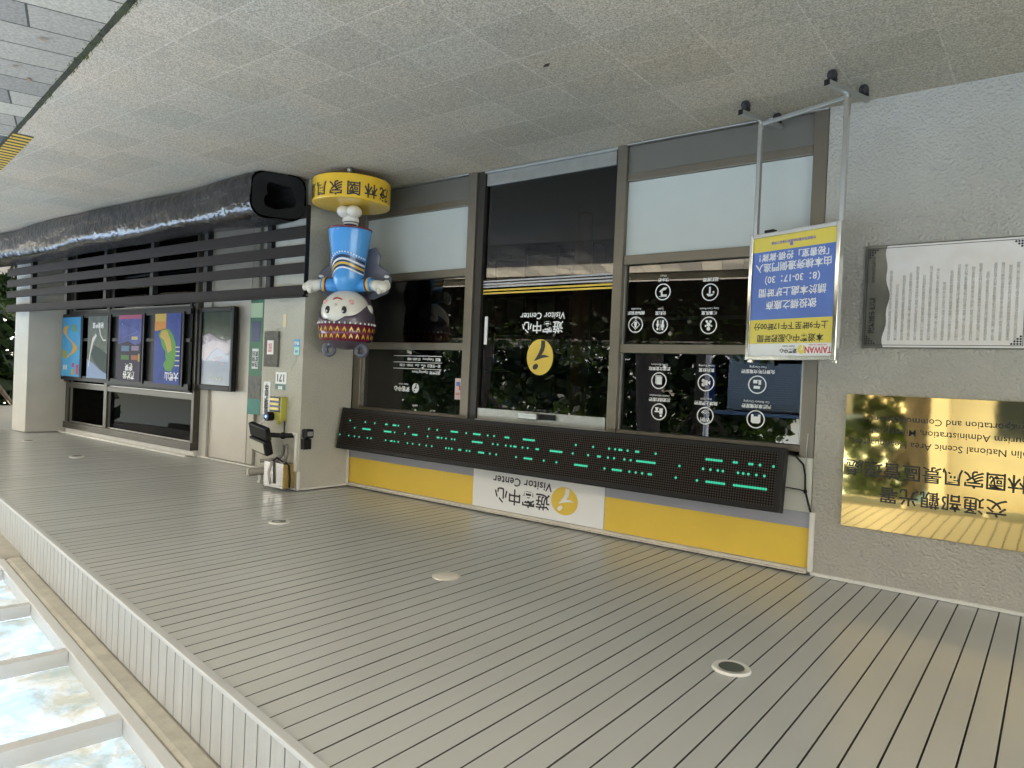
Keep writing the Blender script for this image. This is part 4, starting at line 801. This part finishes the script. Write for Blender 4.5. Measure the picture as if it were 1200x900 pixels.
# ------------------------------------------------------------------ interior seen through the glass
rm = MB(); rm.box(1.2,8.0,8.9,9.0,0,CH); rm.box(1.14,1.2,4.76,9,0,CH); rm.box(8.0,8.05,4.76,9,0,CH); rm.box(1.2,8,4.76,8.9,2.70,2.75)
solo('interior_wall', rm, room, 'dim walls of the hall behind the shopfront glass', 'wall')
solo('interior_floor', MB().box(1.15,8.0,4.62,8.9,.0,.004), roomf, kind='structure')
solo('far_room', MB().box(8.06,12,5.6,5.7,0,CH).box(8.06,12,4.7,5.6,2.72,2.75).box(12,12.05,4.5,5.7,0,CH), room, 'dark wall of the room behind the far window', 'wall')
sh = thing('display_shelf', 'black grid display shelf with brochures inside behind the sliding door', 'shelf', (5.2,7.6,0))
gm2 = MB()
for xx in (4.6,5.1,5.6,6.1,6.6): gm2.box(xx-.02,xx+.02,7.5,7.8,0,2.2)
for z_ in (.1,.6,1.1,1.6,2.1): gm2.box(4.62,6.58,7.51,7.79,z_,z_+.03)
part('frame', gm2, black_pl, sh)
for i in range(4):
    for j in range(4): part('brochures', MB().box(4.68+i*.5,4.98+i*.5,7.62,7.7,.14+j*.5,.42+j*.5), mat('brochure_print', random.choice(((.12,.14,.12),(.2,.12,.07),(.07,.1,.15),(.16,.16,.13))), .6), sh)
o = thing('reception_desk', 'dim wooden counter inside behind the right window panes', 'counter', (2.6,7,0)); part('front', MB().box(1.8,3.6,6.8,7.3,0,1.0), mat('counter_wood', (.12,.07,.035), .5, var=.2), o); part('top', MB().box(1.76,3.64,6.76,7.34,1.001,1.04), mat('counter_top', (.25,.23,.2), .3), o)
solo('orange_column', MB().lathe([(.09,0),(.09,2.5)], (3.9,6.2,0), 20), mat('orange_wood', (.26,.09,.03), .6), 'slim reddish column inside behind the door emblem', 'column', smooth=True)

# ------------------------------------------------------------------ trees, shrubs and the far side of the path
def foliage(rng, blobs, n, s, sq=.7):
    mb = MB()
    tot = sum(b[3]**2 for b in blobs)
    for (bx_, by_, bz_, br_) in blobs:
        for i in range(int(n*br_**2/tot)):
            a = rng.uniform(0,6.283); c_ = rng.uniform(-1,1); q = br_*(rng.random()**.45); st_ = math.sqrt(1-c_*c_)
            p = Vector((bx_+q*st_*math.cos(a), by_+q*st_*math.sin(a), bz_+q*c_*sq))
            d = Vector((rng.gauss(0,1), rng.gauss(0,1), rng.gauss(-.2,.5))).normalized(); e_ = d.cross(Vector((rng.gauss(0,1), rng.gauss(0,1), rng.gauss(0,1)))).normalized(); l_ = s*rng.uniform(.6,1.4)
            mb.add([p-d*l_*.5, p+e_*l_*.22, p+d*l_*.5, p-e_*l_*.22], [(0,1,2,3)])
    return mb
def make_tree(seed, label, h, cr, lm_, nleaf=9000, trunk=.22, ls=.16):
    rng = random.Random(seed); o = thing('broadleaf_tree', label, 'tree', (0,0,0), group='trees around the porch')
    top = Vector((rng.uniform(-.3,.3), rng.uniform(-.3,.3), h*.62)); tb = MB().tube([(0,0,-.1),(0,0,.25),(top.x*.3,top.y*.3,h*.22),(top.x*.6,top.y*.6,h*.42),top], [trunk*1.5,trunk*1.05,trunk*.9,trunk*.7,trunk*.35], 14)
    part('trunk', tb, bark, o, world=False, smooth=True); blobs = []; lb = MB()
    for i in range(11):
        a = i*2.4+rng.uniform(-.4,.4); z0 = h*rng.uniform(.3,.58); e_ = Vector((math.cos(a)*cr*rng.uniform(.45,.85), math.sin(a)*cr*rng.uniform(.45,.85), h*rng.uniform(.5,.9))); b_ = Vector((top.x*z0/h, top.y*z0/h, z0)); mid = (b_+e_)/2+Vector((0,0,-.25))
        lb.tube([b_, mid, e_], [trunk*.4,trunk*.22,trunk*.07], 7); blobs.append((e_.x,e_.y,e_.z,cr*rng.uniform(.28,.46)))
        for j in range(2): blobs.append((e_.x+rng.gauss(0,cr*.25), e_.y+rng.gauss(0,cr*.25), e_.z+rng.gauss(0,cr*.18), cr*rng.uniform(.16,.3)))
    blobs.append((top.x,top.y,h*.9,cr*.4)); part('limbs', lb, bark, o, world=False, smooth=True)
    part('crown', foliage(rng, blobs, nleaf, ls), lm_, o, world=False); return o
t1 = make_tree(21, 'thick trunked dark tree across the path mirrored in the window', 8.5, 2.3, leaf_c, 9000, .34); t1.location = (7.9,-6.6,-.03)
t2 = make_tree(22, 'mid green leafy tree across the path behind the hedge', 7.0, 3.0, leaf_a, 11000, .2); t2.location = (9.6,-14,-.03)
t3 = make_tree(23, 'bright green tree rising beyond the far pillar', 6.0, 2.6, leaf_b, 11000, .17); t3.location = (18.5,5.2,-.03)
for t_, loc, rz, s_, lab in ((t2,(16.5,-11,-.03),1.3,1.1,'mid green tree across the path opposite the far pillar'),(t3,(-12.0,-9,-.03),2.1,1.15,'bright green tree across the path behind the camera'),(t1,(3.6,-17,-.03),.7,1.15,'dark tall tree behind the corrugated shed'),
        (t1,(22,2.2,-.03),2.8,.9,'dark tree furthest beyond the far pillar'),(t2,(-9,-10,-.03),.4,1.2,'mid green tree farthest back behind the camera'),(t1,(-3.5,-18,-.03),1.9,1.2,'dark tree rising behind the low beige building'),(t2,(10.8,-12.5,-.03),2.2,1.25,'mid green tree beyond the thick dark trunk')):
    c_ = dup(t_, loc, rz, lab, (s_,s_,s_))
def shrub(seed, w_, h_, lm_, n=2600):
    rng = random.Random(seed); o = thing('shrub', 'x', 'shrub', group='shrubs along the path'); st_ = MB()
    for i in range(7): a = i*.9; st_.tube([(0,0,-.05),(math.cos(a)*w_*.25,math.sin(a)*w_*.2,h_*.4),(math.cos(a)*w_*.4,math.sin(a)*w_*.35,h_*.75)], [.015,.012,.006], 5)
    part('stems', st_, bark, o, world=False); part('leaves', foliage(rng, [(rng.uniform(-.4,.4)*w_, rng.uniform(-.3,.3)*w_, h_*rng.uniform(.35,.75), w_*rng.uniform(.25,.4)) for _ in range(9)], n, .11), lm_, o, world=False); return o
s1 = shrub(31,1.0,1.0,leaf_a); s2 = shrub(32,.9,.8,leaf_c); s3 = shrub(33,1.1,1.7,leaf_b,3600)
spots = [(s1,-3.2,-3.6,'low mid green shrub across the path at the near end'),(s2,-1.6,-3.4,'low dark shrub across the path, second from the near end'),(s1,.1,-3.5,'mid green shrub straight behind the camera'),(s2,1.9,-3.1,'dark shrub across the path opposite the brass plaque'),(s1,3.7,-2.9,'mid green shrub across the path opposite the sign stand'),
    (s2,5.9,-2.7,'dark shrub at the foot of the grey lamp pole'),(s1,9.2,-2.4,'mid green shrub across the path beside the thick trunk'),(s2,11.2,-2.0,'dark shrub across the path opposite the metal door'),(s1,13.2,-1.8,'mid green shrub across the path opposite the far window'),
    (s3,14.6,3.6,'tall bright shrub just beyond the far pillar'),(s1,15.6,4.9,'mid green shrub behind the far pillar against the bright shrub'),(s2,16.4,3.2,'dark shrub farthest beyond the far pillar'),(s3,16.9,5.9,'tall bright shrub at the back beyond the far pillar')]
seen = set()
for i, (s_, x_, y_, lab) in enumerate(spots):
    if s_.name in seen: dup(s_, (x_,y_,-.03), i*1.3, lab)
    else: s_.location = (x_,y_,-.03); s_.rotation_euler.z = i*1.3; s_['label'] = lab; seen.add(s_.name)
rng = random.Random(44); hg = thing('hedge', 'long clipped dark hedge running along the far side of the path', 'hedge', (6,-2.2,0))
hl = MB()
for i in range(15000):
    t = rng.uniform(-9,16); o_ = 3.1+rng.random()*.95; z_ = .05+rng.random()**.8*(1.15+.15*math.sin(t*1.7)+.1*math.sin(t*4.3)); x_, y_ = ep(t,o_); p = Vector((x_,y_,z_)); d = Vector((rng.gauss(0,1),rng.gauss(0,1),rng.gauss(0,.7))).normalized(); e_ = d.cross(Vector((rng.gauss(0,1),rng.gauss(0,1),rng.gauss(0,1)))).normalized(); l_ = rng.uniform(.08,.19)
    hl.add([p-d*l_*.5, p+e_*l_*.25, p+d*l_*.5, p-e_*l_*.25], [(0,1,2,3)])
part('leaves', hl, leaf_c, hg); part('branches', MB().obox(A3, T3, N3, Z3, (-8.9,15.9), (3.35,3.85), (0,1.0)), bark, hg)
wd = MB(); rng = random.Random(77)
for i in range(26000):
    x_ = rng.uniform(-26,38); y_ = -17.5-rng.random()*5-.02*abs(x_-6); hh = 4.6+1.3*math.sin(x_*.55)+1.2*math.sin(x_*1.3+1); z_ = rng.random()**.75*hh; p = Vector((x_,y_,z_)); d = Vector((rng.gauss(0,1),rng.gauss(0,1),rng.gauss(0,.7))).normalized(); e_ = d.cross(Vector((rng.gauss(0,1),rng.gauss(0,1),rng.gauss(0,1)))).normalized(); l_ = rng.uniform(.3,.8)
    wd.add([p-d*l_*.5, p+e_*l_*.3, p+d*l_*.5, p-e_*l_*.3], [(0,1,2,3)])
solo('distant_wood', wd, leaf_c, 'dense dark wood closing the view far across the path', 'wood', kind='stuff')
wd = MB()
for i in range(14000):
    x_ = 19+rng.random()*4; y_ = rng.uniform(.5,14); z_ = rng.random()**.8*(4.6+1.2*math.sin(y_)); p = Vector((x_,y_,z_)); d = Vector((rng.gauss(0,1),rng.gauss(0,1),rng.gauss(0,.7))).normalized(); e_ = d.cross(Vector((rng.gauss(0,1),rng.gauss(0,1),rng.gauss(0,1)))).normalized(); l_ = rng.uniform(.25,.6)
    wd.add([p-d*l_*.5, p+e_*l_*.3, p+d*l_*.5, p-e_*l_*.3], [(0,1,2,3)])
solo('side_wood', wd, leaf_c, 'dense green thicket beyond the far pillar', 'wood', kind='stuff')
kb = MB().obox(A3, T3, N3, Z3, (-9,22), (2.61,2.75), (-.1,.11)); solo('kerb', kb, conc, kind='structure')
sd_ = thing('corrugated_shed', 'low shed with blue grey corrugated metal walls across the path', 'shed', (5,-10,0)); cw = MB()
for i in range(40): cw.tube([(4.4,-9.0,.1+i*.055),(6.8,-9.0,.1+i*.055)], .028, 6)
part('wall', cw, mat('corrugated_blue', (.30,.40,.48), .45, .1), sd_); part('side_wall', MB().box(4.4,6.8,-12,-9.03,0,2.3), mat('shed_grey', (.3,.32,.33), .7), sd_); part('roof', MB().box(4.2,7.0,-12.3,-8.6,2.32,2.40), mat('shed_roof', (.12,.2,.32), .5), sd_)
ab = thing('annex_building', 'low beige building with dark windows across the path behind the camera', 'building', (-3,-11,0))
aw = mat('beige_render', (.42,.36,.26), .85, var=.08, vscale=1.5)
part('wall', MB().box(-9,2.3,-15,-10.0,0,4.3), aw, ab); part('roof', MB().box(-9.5,2.8,-15.5,-9.2,4.302,4.5), mat('annex_roof', (.10,.22,.36), .5), ab)
for x_ in (-8.2,-6.2,-4.2,-2.2,-.2):
    wf = part('window', MB().box(x_,x_+1.3,-10.0+.002,-9.95,1.1,2.6), bronze_dark, ab); part('pane', MB().box(x_+.06,x_+1.24,-9.949,-9.945,1.16,2.54), mat('annex_pane', (.02,.025,.03), .1), wf)
for x_ in (-8.6,-5.0,-1.2,1.9): part('column', MB().box(x_,x_+.35,-9.7,-9.35,0,4.3), aw, ab)
lp = thing('lamp_pole', 'slim grey lamp pole with a small blue sign across the path', 'pole', (5.0,-3.2,0)); part('pole', MB().lathe([(.07,-.03),(.065,.1),(.05,.12),(.045,4.5)], (5.0,-3.2,0), 18), alu, lp, smooth=True); part('sign_plate', MB().box(4.86,4.955,-3.19,-3.17,1.3,2.0), mat('sign_blue', (.03,.10,.35), .4), lp); part('lamp_head', MB().lathe([(.02,4.5),(.16,4.52),(.16,4.62),(.03,4.75)], (5.0,-3.2,0), 20), steel_sat, lp)
sb = thing('parked_scooter', 'pale blue and red scooter parked far beyond the porch end', 'scooter', (15.2,4.2,0))
part('body', MB().prism([(14.6,.35),(14.75,.62),(15.0,.66),(15.1,.40),(15.35,.38),(15.48,.9),(15.55,.95),(15.62,.45),(15.5,.3),(15.0,.25)], 4.05,4.3), mat('scooter_blue', (.40,.50,.70), .3), sb, bev=.03); part('seat', MB().box(14.62,15.05,4.06,4.29,.665,.74), black_pl, sb, bev=.03); part('tail_light', MB().box(14.55,14.6,4.1,4.25,.5,.58), red_p, sb); part('handlebar', MB().tube([(15.5,3.9,1.0),(15.53,4.17,.96),(15.5,4.45,1.0)], .015), black_pl, sb)
for xx in (14.75,15.62): part('wheel', MB().tube([(xx,4.13,.24),(xx,4.22,.24)], .24, 24), rubber, sb)
